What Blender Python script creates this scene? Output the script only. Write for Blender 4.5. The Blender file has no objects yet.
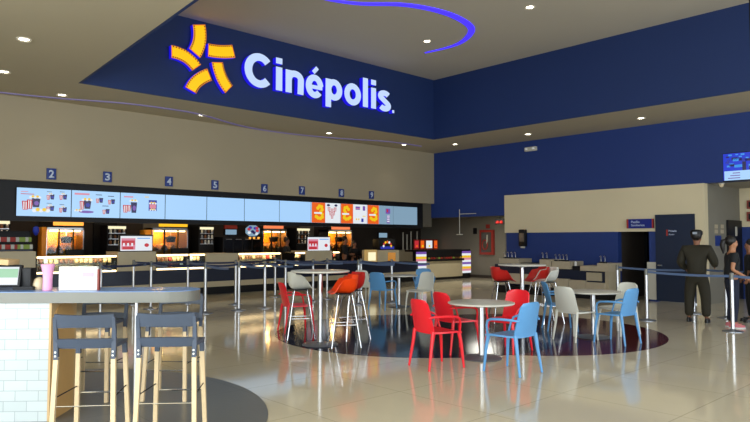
import bpy, bmesh, math, random
from mathutils import Vector, Matrix
random.seed(7)
S = bpy.context.scene
COL = S.collection
PI = math.pi
# ------------------------------------------------------------------ measuring
F = 635.0; CU, CV = 375.0, 211.0; EYE = 1.6
PITCH = math.radians(2.6); AZ = math.radians(47.2)
FW = Vector((math.cos(AZ)*math.cos(PITCH), math.sin(AZ)*math.cos(PITCH), math.sin(PITCH)))
RT = Vector((math.sin(AZ), -math.cos(AZ), 0))
UP = RT.cross(FW)
EYEP = Vector((0, 0, EYE))
def ray(u, v): return FW + RT*((u-CU)/F) + UP*((CV-v)/F)
def PX(u, v, x): r = ray(u, v); return EYEP + r*(x/r.x)
def PY(u, v, y): r = ray(u, v); return EYEP + r*(y/r.y)
def PZ(u, v, z=0.0): r = ray(u, v); return EYEP + r*((z-EYE)/r.z)

# ------------------------------------------------------------------ materials
def lin(h):
    h = h.lstrip('#'); o = []
    for i in (0, 2, 4):
        c = int(h[i:i+2], 16)/255
        o.append(c/12.92 if c <= .04045 else ((c+.055)/1.055)**2.4)
    return (*o, 1)
def mat(name, col, rough=.5, metal=0, emit=None, es=0, noise=0, nscale=8, spec=None, bump=0):
    m = bpy.data.materials.new(name); m.use_nodes = True
    nt = m.node_tree; b = nt.nodes['Principled BSDF']
    c = lin(col)
    b.inputs['Base Color'].default_value = c
    b.inputs['Roughness'].default_value = rough
    b.inputs['Metallic'].default_value = metal
    if spec is not None: b.inputs['Specular IOR Level'].default_value = spec
    if emit:
        b.inputs['Emission Color'].default_value = lin(emit)
        b.inputs['Emission Strength'].default_value = es
    tc = nt.nodes.new('ShaderNodeTexCoord')
    n = nt.nodes.new('ShaderNodeTexNoise'); n.inputs['Scale'].default_value = nscale; n.inputs['Detail'].default_value = 4
    nt.links.new(tc.outputs['Object'], n.inputs['Vector'])
    if noise:
        r = nt.nodes.new('ShaderNodeMapRange'); r.inputs['To Min'].default_value = 1-noise; r.inputs['To Max'].default_value = 1+noise
        nt.links.new(n.outputs['Fac'], r.inputs['Value'])
        mx = nt.nodes.new('ShaderNodeVectorMath'); mx.operation = 'SCALE'; mx.inputs[0].default_value = c[:3]
        nt.links.new(r.outputs['Result'], mx.inputs['Scale'])
        nt.links.new(mx.outputs[0], b.inputs['Base Color'])
    if bump:
        bp = nt.nodes.new('ShaderNodeBump'); bp.inputs['Strength'].default_value = bump; bp.inputs['Distance'].default_value = .01
        nt.links.new(n.outputs['Fac'], bp.inputs['Height']); nt.links.new(bp.outputs[0], b.inputs['Normal'])
    return m
M = {}
M['beige'] = mat('beige_paint', '#a4977c', .7, noise=.04, nscale=.6)
M['soffit'] = mat('soffit_paint', '#b6ab90', .8, noise=.04, nscale=.5)
M['ceil'] = mat('ceiling_paint', '#c0b8a6', .8, noise=.04, nscale=.5)
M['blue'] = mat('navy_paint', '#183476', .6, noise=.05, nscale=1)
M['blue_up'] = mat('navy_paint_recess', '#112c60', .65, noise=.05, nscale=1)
M['white_band'] = mat('cream_paint', '#d9cba8', .7, noise=.04, nscale=1)
M['grey_wall'] = mat('grey_wall_paint', '#807c70', .7, noise=.08, nscale=1.2)
M['grey_ceil'] = mat('grey_ceiling_paint', '#a19b8c', .8)
M['dark_wall'] = mat('dark_brown_wall', '#3a322b', .7, noise=.2, nscale=2)
M['dark_ceil'] = mat('dark_ceiling', '#2a2622', .8)
M['black'] = mat('black_plastic', '#121215', .5, spec=.3)
M['black_gloss'] = mat('black_gloss', '#0f1116', .15)
M['navy_door'] = mat('navy_door_paint', '#13223c', .4, noise=.05)
M['navy_panel'] = mat('navy_laminate', '#0f1a34', .35, noise=.05)
M['steel'] = mat('brushed_steel', '#c9cacb', .28, 1)
M['steel_edge'] = mat('steel_edge_band', '#77776f', .4, .15)
M['chrome'] = mat('chrome', '#dfe0e2', .15, 1)
M['base_grey'] = mat('grey_cast_base', '#8b9098', .35, .7)
M['red'] = mat('red_plastic', '#f0202e', .35)
M['red_dk'] = mat('dark_red_shell', '#d02a22', .4)
M['orange'] = mat('orange_plastic', '#f8480f', .4)
M['lblue'] = mat('light_blue_plastic', '#5d9bd0', .38)
M['white_pl'] = mat('ivory_plastic', '#dcdccf', .4)
M['table_top'] = mat('table_laminate', '#dcd9cc', .3, noise=.03)
M['wood'] = mat('pale_ash_wood', '#e0c69a', .5, noise=.12, nscale=14)
M['stool_blue'] = mat('slate_blue_plastic', '#454f5f', .45, noise=.05)
M['screw'] = mat('metal_dot', '#f0f0e8', .3, .8)
M['belt'] = mat('belt_webbing', '#1c2a4e', .6)
M['belt_lt'] = mat('belt_webbing_pale', '#5b7196', .6)
M['panel_grey'] = mat('warm_grey_laminate', '#b3a78c', .5, noise=.06, nscale=5)
M['light_wood'] = mat('bleached_oak_laminate', '#b5a88f', .5, noise=.08, nscale=9)
M['strip_warm'] = mat('warm_light_strip', '#fff0d0', .5, emit='#ffdca0', es=5)
M['led_blue'] = mat('led_strip_violet_blue', '#5b4cff', .5, emit='#3420ff', es=1.3)
M['led_dim'] = mat('led_strip_dim_violet', '#8a82a0', .5, emit='#5348b4', es=.16)
M['lamp'] = mat('lamp_disc', '#ffffff', .5, emit='#fff6dc', es=14)
M['trimring'] = mat('lamp_ring', '#d0c8b4', .5)
M['screen'] = mat('menu_screen_glow', '#000000', .3, emit='#a8d2fb', es=1.0)
M['screen_dim'] = mat('menu_screen_dim_glow', '#000000', .3, emit='#8fb0c8', es=.8)
M['s_orange'] = mat('screen_orange', '#000000', .3, emit='#f0641a', es=.95)
M['s_yellow'] = mat('screen_yellow', '#000000', .3, emit='#f2c81c', es=.95)
M['s_red'] = mat('screen_red', '#000000', .3, emit='#c8303a', es=.9)
M['s_blue'] = mat('screen_blue', '#000000', .3, emit='#2a35a8', es=.9)
M['s_navy'] = mat('screen_navy', '#000000', .3, emit='#221a55', es=.8)
M['s_white'] = mat('screen_white', '#000000', .3, emit='#eef4fa', es=.9)
M['s_pink'] = mat('screen_pink', '#000000', .3, emit='#e08aa0', es=.9)
M['s_purple'] = mat('screen_purple', '#000000', .3, emit='#7a55b0', es=.9)
M['tv_blue'] = mat('tv_picture_blue', '#000000', .3, emit='#1736d8', es=.9)
M['tv_cyan'] = mat('tv_picture_cyan', '#000000', .3, emit='#3f9bf0', es=.9)
M['sign_orange'] = mat('sign_orange_glow', '#402000', .4, emit='#ffa640', es=1.6)
M['sign_yellow'] = mat('sign_yellow_glow', '#403000', .4, emit='#f5b820', es=1.2)
M['sign_cream'] = mat('sign_cream_glow', '#403820', .4, emit='#efe6bd', es=1.2)
M['sign_red'] = mat('sign_red_glow', '#401008', .4, emit='#f08050', es=1.1)
M['letter'] = mat('letter_face_glow', '#202840', .6, emit='#c6dcff', es=.98)
M['letter_side'] = mat('letter_side_blue_glow', '#1010a0', .4, emit='#1c10d8', es=.9)
M['film'] = mat('film_face_yellow_glow', '#806000', .4, emit='#ffbe08', es=1.05)
M['film_edge'] = mat('film_rim_orange_glow', '#803000', .4, emit='#f08618', es=.9)
M['film_hole'] = mat('film_sprocket_hole', '#5c3510', .5, emit='#8a4a08', es=.5)
M['numblue'] = mat('number_plate_blue', '#1c3680', .5)
M['numwhite'] = mat('number_white', '#c6d2e6', .5)
M['signnavy'] = mat('sign_board_navy', '#101f70', .4, emit='#101f70', es=.15)
M['signtext'] = mat('sign_text_pale', '#b8c4e0', .5)
M['firered'] = mat('fire_cabinet_red', '#a03028', .4)
M['fireglass'] = mat('fire_cabinet_glass', '#5f5750', .1)
M['exitred'] = mat('red_lamp_glow', '#a01010', .4, emit='#e03020', es=.8)
M['skin'] = mat('skin_tone', '#b07a58', .55)
M['skin_dk'] = mat('skin_tone_tan', '#8a5c42', .55)
M['hair'] = mat('black_hair', '#17120f', .5)
M['olive'] = mat('olive_uniform', '#2a2618', .8, noise=.06)
M['blk_cloth'] = mat('black_cloth', '#15171a', .85)
M['jeans'] = mat('dark_navy_denim', '#161d33', .85)
M['shoe'] = mat('black_leather', '#121212', .35)
M['shoe_pink'] = mat('pink_trainer', '#c06870', .5)
M['sole'] = mat('white_sole', '#c8c8c4', .5)
M['capgrey'] = mat('cap_emblem_grey', '#8a93a0', .5)
M['pink'] = mat('pink_card', '#f0a8cf', .5)
M['cream_c'] = mat('cream_plastic', '#dcc8a4', .5)
M['paper'] = mat('white_board', '#f4f2ee', .5)
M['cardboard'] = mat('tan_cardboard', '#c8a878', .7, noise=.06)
M['till_grey_daylit'] = mat('till_laminate_daylit', '#cbbd9c', .5, noise=.05, nscale=5)  # daylight falling on the counter fronts is put into this paler laminate colour
M['tan_lit_arc'] = mat('orange_tan_lit_arc', '#c99f62', .5, noise=.05)
M['cream_soft'] = mat('soft_cream_glow', '#b8a070', .5, emit='#e8c070', es=.35)
M['bar_top_sky'] = mat('glossy_bar_top_sky_sheen', '#5f82b8', .25)  # blue is the sky's reflection, mixed into the base colour
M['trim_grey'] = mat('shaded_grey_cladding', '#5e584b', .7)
M['spine'] = mat('rust_red_edge', '#8a3a2c', .5)
M['snackred'] = mat('snack_red_packets', '#b03428', .5)
M['snackgrn'] = mat('snack_green_packets', '#93b04a', .5)
M['snackwht'] = mat('snack_white_packets', '#cfd2c8', .5)
M['snackyel'] = mat('snack_yellow_packets', '#d8a838', .5)
M['snackbrn'] = mat('snack_brown_packets', '#6a4020', .5)
M['snackgrn_lit'] = mat('screen_pale_green', '#000000', .4, emit='#a5e0b0', es=.8)
M['cuppy'] = mat('candy_blue', '#2844c0', .5, emit='#1828a0', es=.15)
M['conc'] = mat('stucco_white', '#c4c0b2', .6)
M['glassdoor'] = mat('dark_glass', '#0b0c0e', .12)
M['amber'] = mat('orange_bin', '#e8951a', .5)

def glass_mat(name, tint='#dfeaf0', t=.85):
    m = bpy.data.materials.new(name); m.use_nodes = True; nt = m.node_tree
    for n in list(nt.nodes):
        if n.type != 'OUTPUT_MATERIAL': nt.nodes.remove(n)
    out = [n for n in nt.nodes if n.type == 'OUTPUT_MATERIAL'][0]
    tr = nt.nodes.new('ShaderNodeBsdfTransparent'); tr.inputs[0].default_value = lin(tint)
    gl = nt.nodes.new('ShaderNodeBsdfGlossy'); gl.inputs['Roughness'].default_value = .05
    mx = nt.nodes.new('ShaderNodeMixShader'); mx.inputs[0].default_value = 1-t
    nt.links.new(tr.outputs[0], mx.inputs[1]); nt.links.new(gl.outputs[0], mx.inputs[2]); nt.links.new(mx.outputs[0], out.inputs[0])
    return m
M['glass'] = glass_mat('clear_glass', t=.975)
def nodes(m): return m.node_tree, m.node_tree.nodes['Principled BSDF']
# popcorn: warm glowing noisy heap
def popcorn_mat():
    m = mat('lit_popcorn', '#c87820', .6); nt, b = nodes(m)
    tc = nt.nodes.new('ShaderNodeTexCoord'); n = nt.nodes.new('ShaderNodeTexVoronoi'); n.inputs['Scale'].default_value = 9
    nt.links.new(tc.outputs['Object'], n.inputs['Vector'])
    cr = nt.nodes.new('ShaderNodeValToRGB'); cr.color_ramp.elements[0].color = lin('#ffb040'); cr.color_ramp.elements[1].color = lin('#a04c08')
    cr.color_ramp.elements[1].position = .8
    nt.links.new(n.outputs['Distance'], cr.inputs[0]); nt.links.new(cr.outputs[0], b.inputs['Base Color'])
    return m
M['popcorn'] = popcorn_mat()
def brick_mat():
    m = mat('white_subway_brick', '#ffffff', .35); nt, b = nodes(m)
    tc = nt.nodes.new('ShaderNodeTexCoord'); br = nt.nodes.new('ShaderNodeTexBrick')
    sx = nt.nodes.new('ShaderNodeSeparateXYZ'); cb = nt.nodes.new('ShaderNodeCombineXYZ')
    nt.links.new(tc.outputs['Object'], sx.inputs[0]); nt.links.new(sx.outputs['X'], cb.inputs['X']); nt.links.new(sx.outputs['Z'], cb.inputs['Y'])
    nt.links.new(cb.outputs[0], br.inputs['Vector'])
    br.inputs['Color1'].default_value = lin('#c2cac9'); br.inputs['Color2'].default_value = lin('#bac3c2'); br.inputs['Mortar'].default_value = lin('#949fa1')
    br.inputs['Scale'].default_value = 1; br.inputs['Brick Width'].default_value = .2; br.inputs['Row Height'].default_value = .09; br.inputs['Mortar Size'].default_value = .003
    br.inputs['Mortar Smooth'].default_value = .4
    nt.links.new(br.outputs['Color'], b.inputs['Base Color'])
    bp = nt.nodes.new('ShaderNodeBump'); bp.inputs['Strength'].default_value = .3; bp.inputs['Distance'].default_value = .004; bp.invert = True
    nt.links.new(br.outputs['Fac'], bp.inputs['Height']); nt.links.new(bp.outputs[0], b.inputs['Normal'])
    return m
M['brick'] = brick_mat()
def floor_mat(name, c1, c2, joint, rough, spec=.5):
    m = mat(name, c1, rough, spec=spec); nt, b = nodes(m)
    tc = nt.nodes.new('ShaderNodeTexCoord'); br = nt.nodes.new('ShaderNodeTexBrick')
    nt.links.new(tc.outputs['Object'], br.inputs['Vector'])
    br.offset = 0; br.inputs['Scale'].default_value = 1; br.inputs['Brick Width'].default_value = 1.2; br.inputs['Row Height'].default_value = 1.2
    br.inputs['Mortar Size'].default_value = .004; br.inputs['Mortar Smooth'].default_value = .2
    br.inputs['Color1'].default_value = lin(c1); br.inputs['Color2'].default_value = lin(c2); br.inputs['Mortar'].default_value = lin(joint)
    n = nt.nodes.new('ShaderNodeTexNoise'); n.inputs['Scale'].default_value = .8; n.inputs['Detail'].default_value = 5
    nt.links.new(tc.outputs['Object'], n.inputs['Vector'])
    r = nt.nodes.new('ShaderNodeMapRange'); r.inputs['To Min'].default_value = .9; r.inputs['To Max'].default_value = 1.08
    nt.links.new(n.outputs['Fac'], r.inputs['Value'])
    mx = nt.nodes.new('ShaderNodeVectorMath'); mx.operation = 'SCALE'
    nt.links.new(br.outputs['Color'], mx.inputs[0]); nt.links.new(r.outputs['Result'], mx.inputs['Scale']); nt.links.new(mx.outputs[0], b.inputs['Base Color'])
    n2 = nt.nodes.new('ShaderNodeTexNoise'); n2.inputs['Scale'].default_value = 1.6; nt.links.new(tc.outputs['Object'], n2.inputs['Vector'])
    bp = nt.nodes.new('ShaderNodeBump'); bp.inputs['Strength'].default_value = .05; bp.inputs['Distance'].default_value = .02
    nt.links.new(n2.outputs['Fac'], bp.inputs['Height']); nt.links.new(bp.outputs[0], b.inputs['Normal'])
    return m
M['floor'] = floor_mat('polished_beige_tile', '#e0d5ba', '#dcd1b6', '#b0a68e', .08, .6)
M['fl_navy'] = floor_mat('polished_navy_tile', '#141e36', '#121c33', '#0c1424', .1, .22)
M['fl_maroon'] = floor_mat('polished_maroon_tile', '#5a2222', '#562020', '#3a1616', .1, .22)
M['fl_grey'] = floor_mat('honed_grey_tile', '#6a6b68', '#666764', '#4c4c4a', .3, .4)

# ------------------------------------------------------------------ mesh kit
class MB:
    def __init__(s): s.bm = bmesh.new(); s.mats = []
    def mi(s, m):
        if m is None: return 0
        m = M[m]
        if m not in s.mats: s.mats.append(m)
        return s.mats.index(m)
    def faces(s, fs, m):
        i = s.mi(m)
        for f in fs: f.material_index = i
    def box(s, c, size, m=None, rz=0, bevel=0, mx=None):
        b2 = bmesh.new(); bmesh.ops.create_cube(b2, size=1)
        bmesh.ops.scale(b2, vec=size, verts=b2.verts)
        if bevel: bmesh.ops.bevel(b2, geom=b2.edges[:], offset=bevel, segments=2, affect='EDGES', profile=.6)
        T = Matrix.Translation(c) @ Matrix.Rotation(rz, 4, 'Z')
        if mx is not None: T = Matrix.Translation(c) @ mx
        bmesh.ops.transform(b2, matrix=T, verts=b2.verts); s.merge(b2, m); return s
    def merge(s, b2, m):
        i = s.mi(m); vm = {}
        for v in b2.verts: vm[v] = s.bm.verts.new(v.co)
        for f in b2.faces:
            try: nf = s.bm.faces.new([vm[v] for v in f.verts]); nf.material_index = i
            except ValueError: pass
        b2.free()
    def bb(s, lo, hi, m=None, bevel=0):
        c = [(a+b)/2 for a, b in zip(lo, hi)]; z = [abs(b-a) for a, b in zip(lo, hi)]
        return s.box(c, z, m, bevel=bevel)
    def lathe(s, prof, c=(0, 0, 0), m=None, seg=32, caps=True):
        i = s.mi(m); rings = []
        for r, z in prof:
            rings.append([s.bm.verts.new((c[0]+r*math.cos(2*PI*k/seg), c[1]+r*math.sin(2*PI*k/seg), c[2]+z)) for k in range(seg)] if r > 1e-6 else [s.bm.verts.new((c[0], c[1], c[2]+z))])
        for a, b in zip(rings, rings[1:]):
            for k in range(seg):
                k2 = (k+1) % seg
                if len(a) == 1 and len(b) == 1: continue
                if len(a) == 1: vs = [a[0], b[k2], b[k]]
                elif len(b) == 1: vs = [a[k], a[k2], b[0]]
                else: vs = [a[k], a[k2], b[k2], b[k]]
                s.bm.faces.new(vs).material_index = i
        if caps:
            for r in (rings[0], rings[-1]):
                if len(r) > 1: s.bm.faces.new(r).material_index = i
        return s
    def tube(s, pts, rad, m=None, seg=8, caps=True, closed=False):
        i = s.mi(m); pts = [Vector(p) for p in pts]; n = len(pts)
        rads = rad if isinstance(rad, (list, tuple)) else [rad]*n
        rings = []; prev = None
        for k, p in enumerate(pts):
            if closed: t = (pts[(k+1) % n]-pts[k-1]).normalized()
            else: t = (pts[min(k+1, n-1)]-pts[max(k-1, 0)]).normalized()
            ref = prev if prev is not None else (Vector((0, 0, 1)) if abs(t.z) < .9 else Vector((1, 0, 0)))
            a = (ref - t*ref.dot(t)).normalized(); b = t.cross(a); prev = a
            rings.append([s.bm.verts.new(p + a*rads[k]*math.cos(2*PI*(j+.5)/seg) + b*rads[k]*math.sin(2*PI*(j+.5)/seg)) for j in range(seg)])
        prs = list(zip(rings, rings[1:]))
        if closed: prs.append((rings[-1], rings[0]))
        for r1, r2 in prs:
            for j in range(seg):
                s.bm.faces.new([r1[j], r1[(j+1) % seg], r2[(j+1) % seg], r2[j]]).material_index = i
        if caps and not closed:
            s.bm.faces.new(rings[0][::-1]).material_index = i; s.bm.faces.new(rings[-1]).material_index = i
        return s
    def prism(s, poly, z0, z1, m=None, mside=None):
        i = s.mi(m); j = s.mi(mside) if mside else i
        a = [s.bm.verts.new((x, y, z0)) for x, y in poly]; b = [s.bm.verts.new((x, y, z1)) for x, y in poly]
        s.bm.faces.new(a[::-1]).material_index = i; s.bm.faces.new(b).material_index = i
        n = len(poly)
        for k in range(n): s.bm.faces.new([a[k], a[(k+1) % n], b[(k+1) % n], b[k]]).material_index = j
        return s
    def slab(s, pts, off, m=None, mside=None):
        """planar polygon given in 3-D, thickened by vector off"""
        i = s.mi(m); j = s.mi(mside) if mside else i; off = Vector(off)
        a = [s.bm.verts.new(Vector(p)) for p in pts]; b = [s.bm.verts.new(Vector(p)+off) for p in pts]
        s.bm.faces.new(a).material_index = i; s.bm.faces.new(b[::-1]).material_index = j
        n = len(pts)
        for k in range(n): s.bm.faces.new([a[k], a[(k+1) % n], b[(k+1) % n], b[k]]).material_index = j
        return s
    def grid(s, fn, nu, nv, th, m=None):
        """surface fn(u,v) thickened both ways by th/2 along its normal"""
        i = s.mi(m); P = [[Vector(fn(a/nu, b/nv)) for b in range(nv+1)] for a in range(nu+1)]
        A = []; B = []
        for a in range(nu+1):
            ra = []; rb = []
            for b in range(nv+1):
                du = P[min(a+1, nu)][b]-P[max(a-1, 0)][b]; dv = P[a][min(b+1, nv)]-P[a][max(b-1, 0)]
                n = du.cross(dv); n = n.normalized() if n.length > 1e-9 else Vector((0, 0, 1))
                ra.append(s.bm.verts.new(P[a][b]+n*th/2)); rb.append(s.bm.verts.new(P[a][b]-n*th/2))
            A.append(ra); B.append(rb)
        def q(*v): s.bm.faces.new(v).material_index = i
        for a in range(nu):
            for b in range(nv):
                q(A[a][b], A[a+1][b], A[a+1][b+1], A[a][b+1]); q(B[a][b], B[a][b+1], B[a+1][b+1], B[a+1][b])
        for a in range(nu):
            q(A[a][0], B[a][0], B[a+1][0], A[a+1][0]); q(A[a][nv], A[a+1][nv], B[a+1][nv], B[a][nv])
        for b in range(nv):
            q(A[0][b], A[0][b+1], B[0][b+1], B[0][b]); q(A[nu][b], B[nu][b], B[nu][b+1], A[nu][b+1])
        return s
    def build(s, name, m=None, parent=None, loc=None, rz=0, smooth=True, ang=35):
        bmesh.ops.recalc_face_normals(s.bm, faces=s.bm.faces[:])
        if smooth:
            for f in s.bm.faces: f.smooth = True
            for e in s.bm.edges:
                if len(e.link_faces) == 2 and e.calc_face_angle(0) > math.radians(ang): e.smooth = False
        me = bpy.data.meshes.new(name); s.bm.to_mesh(me); s.bm.free()
        if not s.mats: s.mats = [M[m]]
        for x in s.mats: me.materials.append(x)
        o = bpy.data.objects.new(name, me); COL.objects.link(o)
        if parent: o.parent = parent
        if loc is not None: o.location = loc
        o.rotation_euler.z = rz
        return o
def tag(o, label, cat, group=None, kind=None):
    o['label'] = label; o['category'] = cat
    if group: o['group'] = group
    if kind: o['kind'] = kind
    return o
def thing(name, label, cat, loc=(0, 0, 0), rz=0, group=None):
    o = bpy.data.objects.new(name, None); COL.objects.link(o); o.empty_display_size = .1
    o.location = loc; o.rotation_euler = (0, 0, rz); return tag(o, label, cat, group)
def struct(o): o['kind'] = 'structure'; return o
def copy_tree(o, parent=None):
    c = o.copy(); COL.objects.link(c); c.parent = parent
    for ch in list(o.children): copy_tree(ch, c)
    return c
def place(proto, used, loc, rz, label, group=None):
    """first use moves the prototype itself, later uses copy it with its parts"""
    o = proto if not used.get(proto.name) else copy_tree(proto)
    used[proto.name] = True
    o.location = loc; o.rotation_euler = (0, 0, rz); o['label'] = label
    if group: o['group'] = group
    return o
USED = {}
def head(dx, dy): return math.atan2(dy, dx) - PI/2       # local +Y is the front
def text_mesh(name, body, bold=.02):
    c = bpy.data.curves.new(name, 'FONT'); c.body = body; c.size = 1; c.offset = bold; c.resolution_u = 4
    o = bpy.data.objects.new(name, c); COL.objects.link(o)
    dg = bpy.context.evaluated_depsgraph_get(); me = bpy.data.meshes.new_from_object(o.evaluated_get(dg))
    bpy.data.objects.remove(o); bpy.data.curves.remove(c)
    return me
def put_text(name, body, origin, xdir, zdir, w, h, depth, mf, ms=None, bold=.02, parent=None, h_ref=None):
    """text fitted into w x h (metres) on a plane; origin is the lower left corner of its box"""
    me = text_mesh(name, body, bold); bm = bmesh.new(); bm.from_mesh(me)
    xs = [v.co.x for v in bm.verts]; ys = [v.co.y for v in bm.verts]
    x0, y0 = min(xs), min(ys); sx = w/(max(xs)-x0); sy = h/(max(ys)-y0)
    xd = Vector(xdir).normalized(); zd = Vector(zdir).normalized(); nd = xd.cross(zd)
    for v in bm.verts:
        p = v.co.copy(); v.co = xd*((p.x-x0)*sx) + zd*((p.y-y0)*sy)
    bmesh.ops.remove_doubles(bm, verts=bm.verts, dist=1e-5)
    base = bm.faces[:]
    for f in base:
        f.normal_update()
        f.material_index = 0
    r = bmesh.ops.extrude_face_region(bm, geom=base)
    nv = [g for g in r['geom'] if isinstance(g, bmesh.types.BMVert)]
    bmesh.ops.translate(bm, vec=nd*depth, verts=nv)
    bmesh.ops.recalc_face_normals(bm, faces=bm.faces[:])
    for f in bm.faces: f.material_index = 0 if abs(f.normal.dot(nd)) > .9 or ms is None else 1
    me.materials.clear(); me.materials.append(M[mf])
    if ms: me.materials.append(M[ms])
    bm.to_mesh(me); bm.free()
    o = bpy.data.objects.new(name, me); COL.objects.link(o)
    o.location = origin
    if parent:
        o.parent = parent; o.location = Vector(origin) - parent.location
    return o

# ------------------------------------------------------------------ the room
XW, YC, ZS, ZT = 16.6, 14.88, 4.63, 6.44
RX0, RX1, RY1 = 4.0, 14.27, 12.79
X0, Y0 = -4.0, -5.0
struct(MB().bb((X0, Y0, -.12), (24, 21, 0)).build('floor', 'floor', smooth=False))
def disc(name, c, r, z, m, hole=None):
    mb = MB(); n = 96
    mb.lathe([(0, 0), (r, 0), (r, z), (0, z)], (c[0], c[1], 0), m, seg=n, caps=False)
    return struct(mb.build(name, m))
disc('floor_inlay', (9.5, 6.62), 2.47, .0015, 'fl_maroon')
disc('floor_inlay', (8.17, 7.67), 2.5, .003, 'fl_navy')
disc('floor_inlay', (1.25, 6.35), 2.45, .003, 'fl_grey')
# soffit ring with the tall recess left open
c = MB()
RXB = 4.1-.066*(RY1-Y0)      # the left edge of the recess runs slightly askew
c.bb((X0, RY1+.05, ZS), (XW, YC, ZS+.1)); c.bb((RX1+.05, Y0, ZS), (XW, RY1+.05, ZS+.1)); c.prism([(X0, Y0), (RXB-.05, Y0), (4.05, RY1+.05), (X0, RY1+.05)], ZS, ZS+.1)
struct(c.build('ceiling', 'soffit', smooth=False))
struct(MB().bb((RXB-.2, Y0, ZT), (RX1+.2, RY1+.2, ZT+.1)).build('ceiling', 'ceil', smooth=False))
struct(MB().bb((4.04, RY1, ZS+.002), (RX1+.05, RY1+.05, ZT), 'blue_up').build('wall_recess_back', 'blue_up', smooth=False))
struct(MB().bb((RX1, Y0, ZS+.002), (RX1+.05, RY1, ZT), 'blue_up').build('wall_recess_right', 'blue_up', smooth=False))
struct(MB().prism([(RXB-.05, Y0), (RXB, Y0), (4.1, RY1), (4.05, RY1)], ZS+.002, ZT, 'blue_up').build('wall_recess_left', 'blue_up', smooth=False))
# fascia over the counter
struct(MB().bb((X0, YC, 2.86), (XW, YC+.25, ZS)).build('wall_fascia', 'beige', smooth=False))
# right wall, blue above, the cream band, blue below
w = MB()
w.bb((XW, 11.9, 2.37), (XW+.25, 19.5, ZS+.1)); w.bb((XW, Y0, 3.0), (XW+.25, 11.9, ZS+.1))
struct(w.build('wall_right', 'blue', smooth=False))
DY0, DY1 = 7.4, 8.2        # dark passage
NY0, NY1 = 6.18, 7.16      # navy door
w = MB()
w.bb((XW-.02, 5.95, 0), (XW+.2, NY0, 1.82), 'white_band'); w.bb((XW-.02, 5.95, 1.82), (XW+.2, DY0-.23, 3.0), 'white_band'); w.bb((XW-.02, DY0-.23, 1.82), (XW+.2, 11.9, 3.0), 'white_band')
struct(w.build('wall_cream_band', 'white_band', smooth=False))
w = MB()
w.bb((XW, DY1, 0), (XW+.2, 11.9, 1.82), 'blue'); w.bb((XW, NY1, .0), (XW+.2, DY0, 1.82), 'blue')
w.bb((XW-.03, NY1, .05), (XW, DY0, 1.02), 'conc')
w.bb((XW, NY0, 2.25), (XW+.2, NY1, 2.3), 'blue')
struct(w.build('wall_blue_dado', 'blue', smooth=False))
w = MB()                   # end face of the box and its far face
w.bb((XW+.2, 5.95, 0), (19.1, 6.0, 3.0), 'grey_wall'); w.bb((XW, 11.85, 0), (22, 11.9, 2.4), 'grey_wall')
struct(w.build('wall_side_of_box', 'grey_wall', smooth=False))
w = MB()                   # passage lining
w.bb((XW, DY0-.05, 0), (18.8, DY0, 1.9), 'dark_wall'); w.bb((XW+.2, DY1, 0), (18.8, DY1+.05, 1.9), 'dark_wall'); w.bb((18.8, DY0-.05, 0), (18.85, DY1+.05, 1.9), 'dark_wall')
w.bb((XW+.2, DY0-.05, 1.83), (18.85, DY1+.05, 1.9), 'dark_wall')
struct(w.build('wall_passage', 'dark_wall', smooth=False))
# corridor beyond on the left
struct(MB().bb((21.6, 11.9, 0), (21.8, 20.6, 3.2), 'grey_wall').build('wall_corridor', 'grey_wall', smooth=False))
struct(MB().bb((21.57, 11.9, 0), (21.6, 20.5, .12), 'dark_wall').build('baseboard_corridor', 'dark_wall', smooth=False))
struct(MB().bb((XW+.25, 11.9, 2.6), (21.8, 20.6, 2.7), 'grey_ceil').build('ceiling', 'grey_ceil', smooth=False))
# corridor on the right
struct(MB().bb((19.1, 0, 0), (19.3, 5.95, 1.95), 'blue').bb((19.1, 0, 1.95), (19.3, 6.0, 3.0), 'white_band').build('wall_far_right', 'blue', smooth=False))
struct(MB().bb((XW+.25, 0, 3.0), (19.3, 5.95, 3.1), 'grey_ceil').build('ceiling', 'grey_ceil', smooth=False))
# kitchen behind the counter
struct(MB().bb((X0, 20.2, 0), (21.6, 20.4, 3.2), 'dark_wall').build('wall_kitchen', 'dark_wall', smooth=False))
struct(MB().bb((X0, YC+.25, 2.9), (XW, 20.2, 3.0), 'dark_ceil').build('ceiling', 'dark_ceil', smooth=False))
struct(MB().bb((XW-.45, 15.02, 2.05), (XW+.02, 17.0, 2.88), 'trim_grey').build('trim_1', 'trim_grey', smooth=False))
# walls behind and beside the camera, with the glazed front
def glazed(axis, fixed, a0, a1, names):
    n = 5; fr = MB(); panes = []
    for k in range(n+1):
        a = a0+(a1-a0)*k/n
        if axis == 'x': fr.bb((fixed-.06, a-.05, 0), (fixed+.06, a+.05, ZS))
        else: fr.bb((a-.05, fixed-.06, 0), (a+.05, fixed+.06, ZS))
    for z in (.05, 2.4, ZS-.05):
        if axis == 'x': fr.bb((fixed-.05, a0, z-.05), (fixed+.05, a1, z+.05))
        else: fr.bb((a0, fixed-.05, z-.05), (a1, fixed+.05, z+.05))
    o = struct(fr.build(names, 'steel', smooth=False))
    p = MB()
    if axis == 'x': p.bb((fixed-.01, a0, .05), (fixed+.01, a1, ZS-.05))
    else: p.bb((a0, fixed-.01, .05), (a1, fixed+.01, ZS-.05))
    p.build('pane', 'glass', o, smooth=False)
glazed('x', X0, Y0, 8.0, 'window_1'); glazed('y', Y0, X0, XW, 'window_2')
struct(MB().bb((X0-.1, 8.0, 0), (X0+.1, 20.4, ZS)).build('wall_left', 'beige', smooth=False))
struct(MB().bb((XW, Y0, 0), (XW+.2, 0, 3.0)).build('wall_right_near', 'blue', smooth=False))
struct(MB().bb((RXB-.2, Y0-.1, ZS), (RX1+.2, Y0, ZT+.1)).build('wall_back', 'blue_up', smooth=False))

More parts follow.
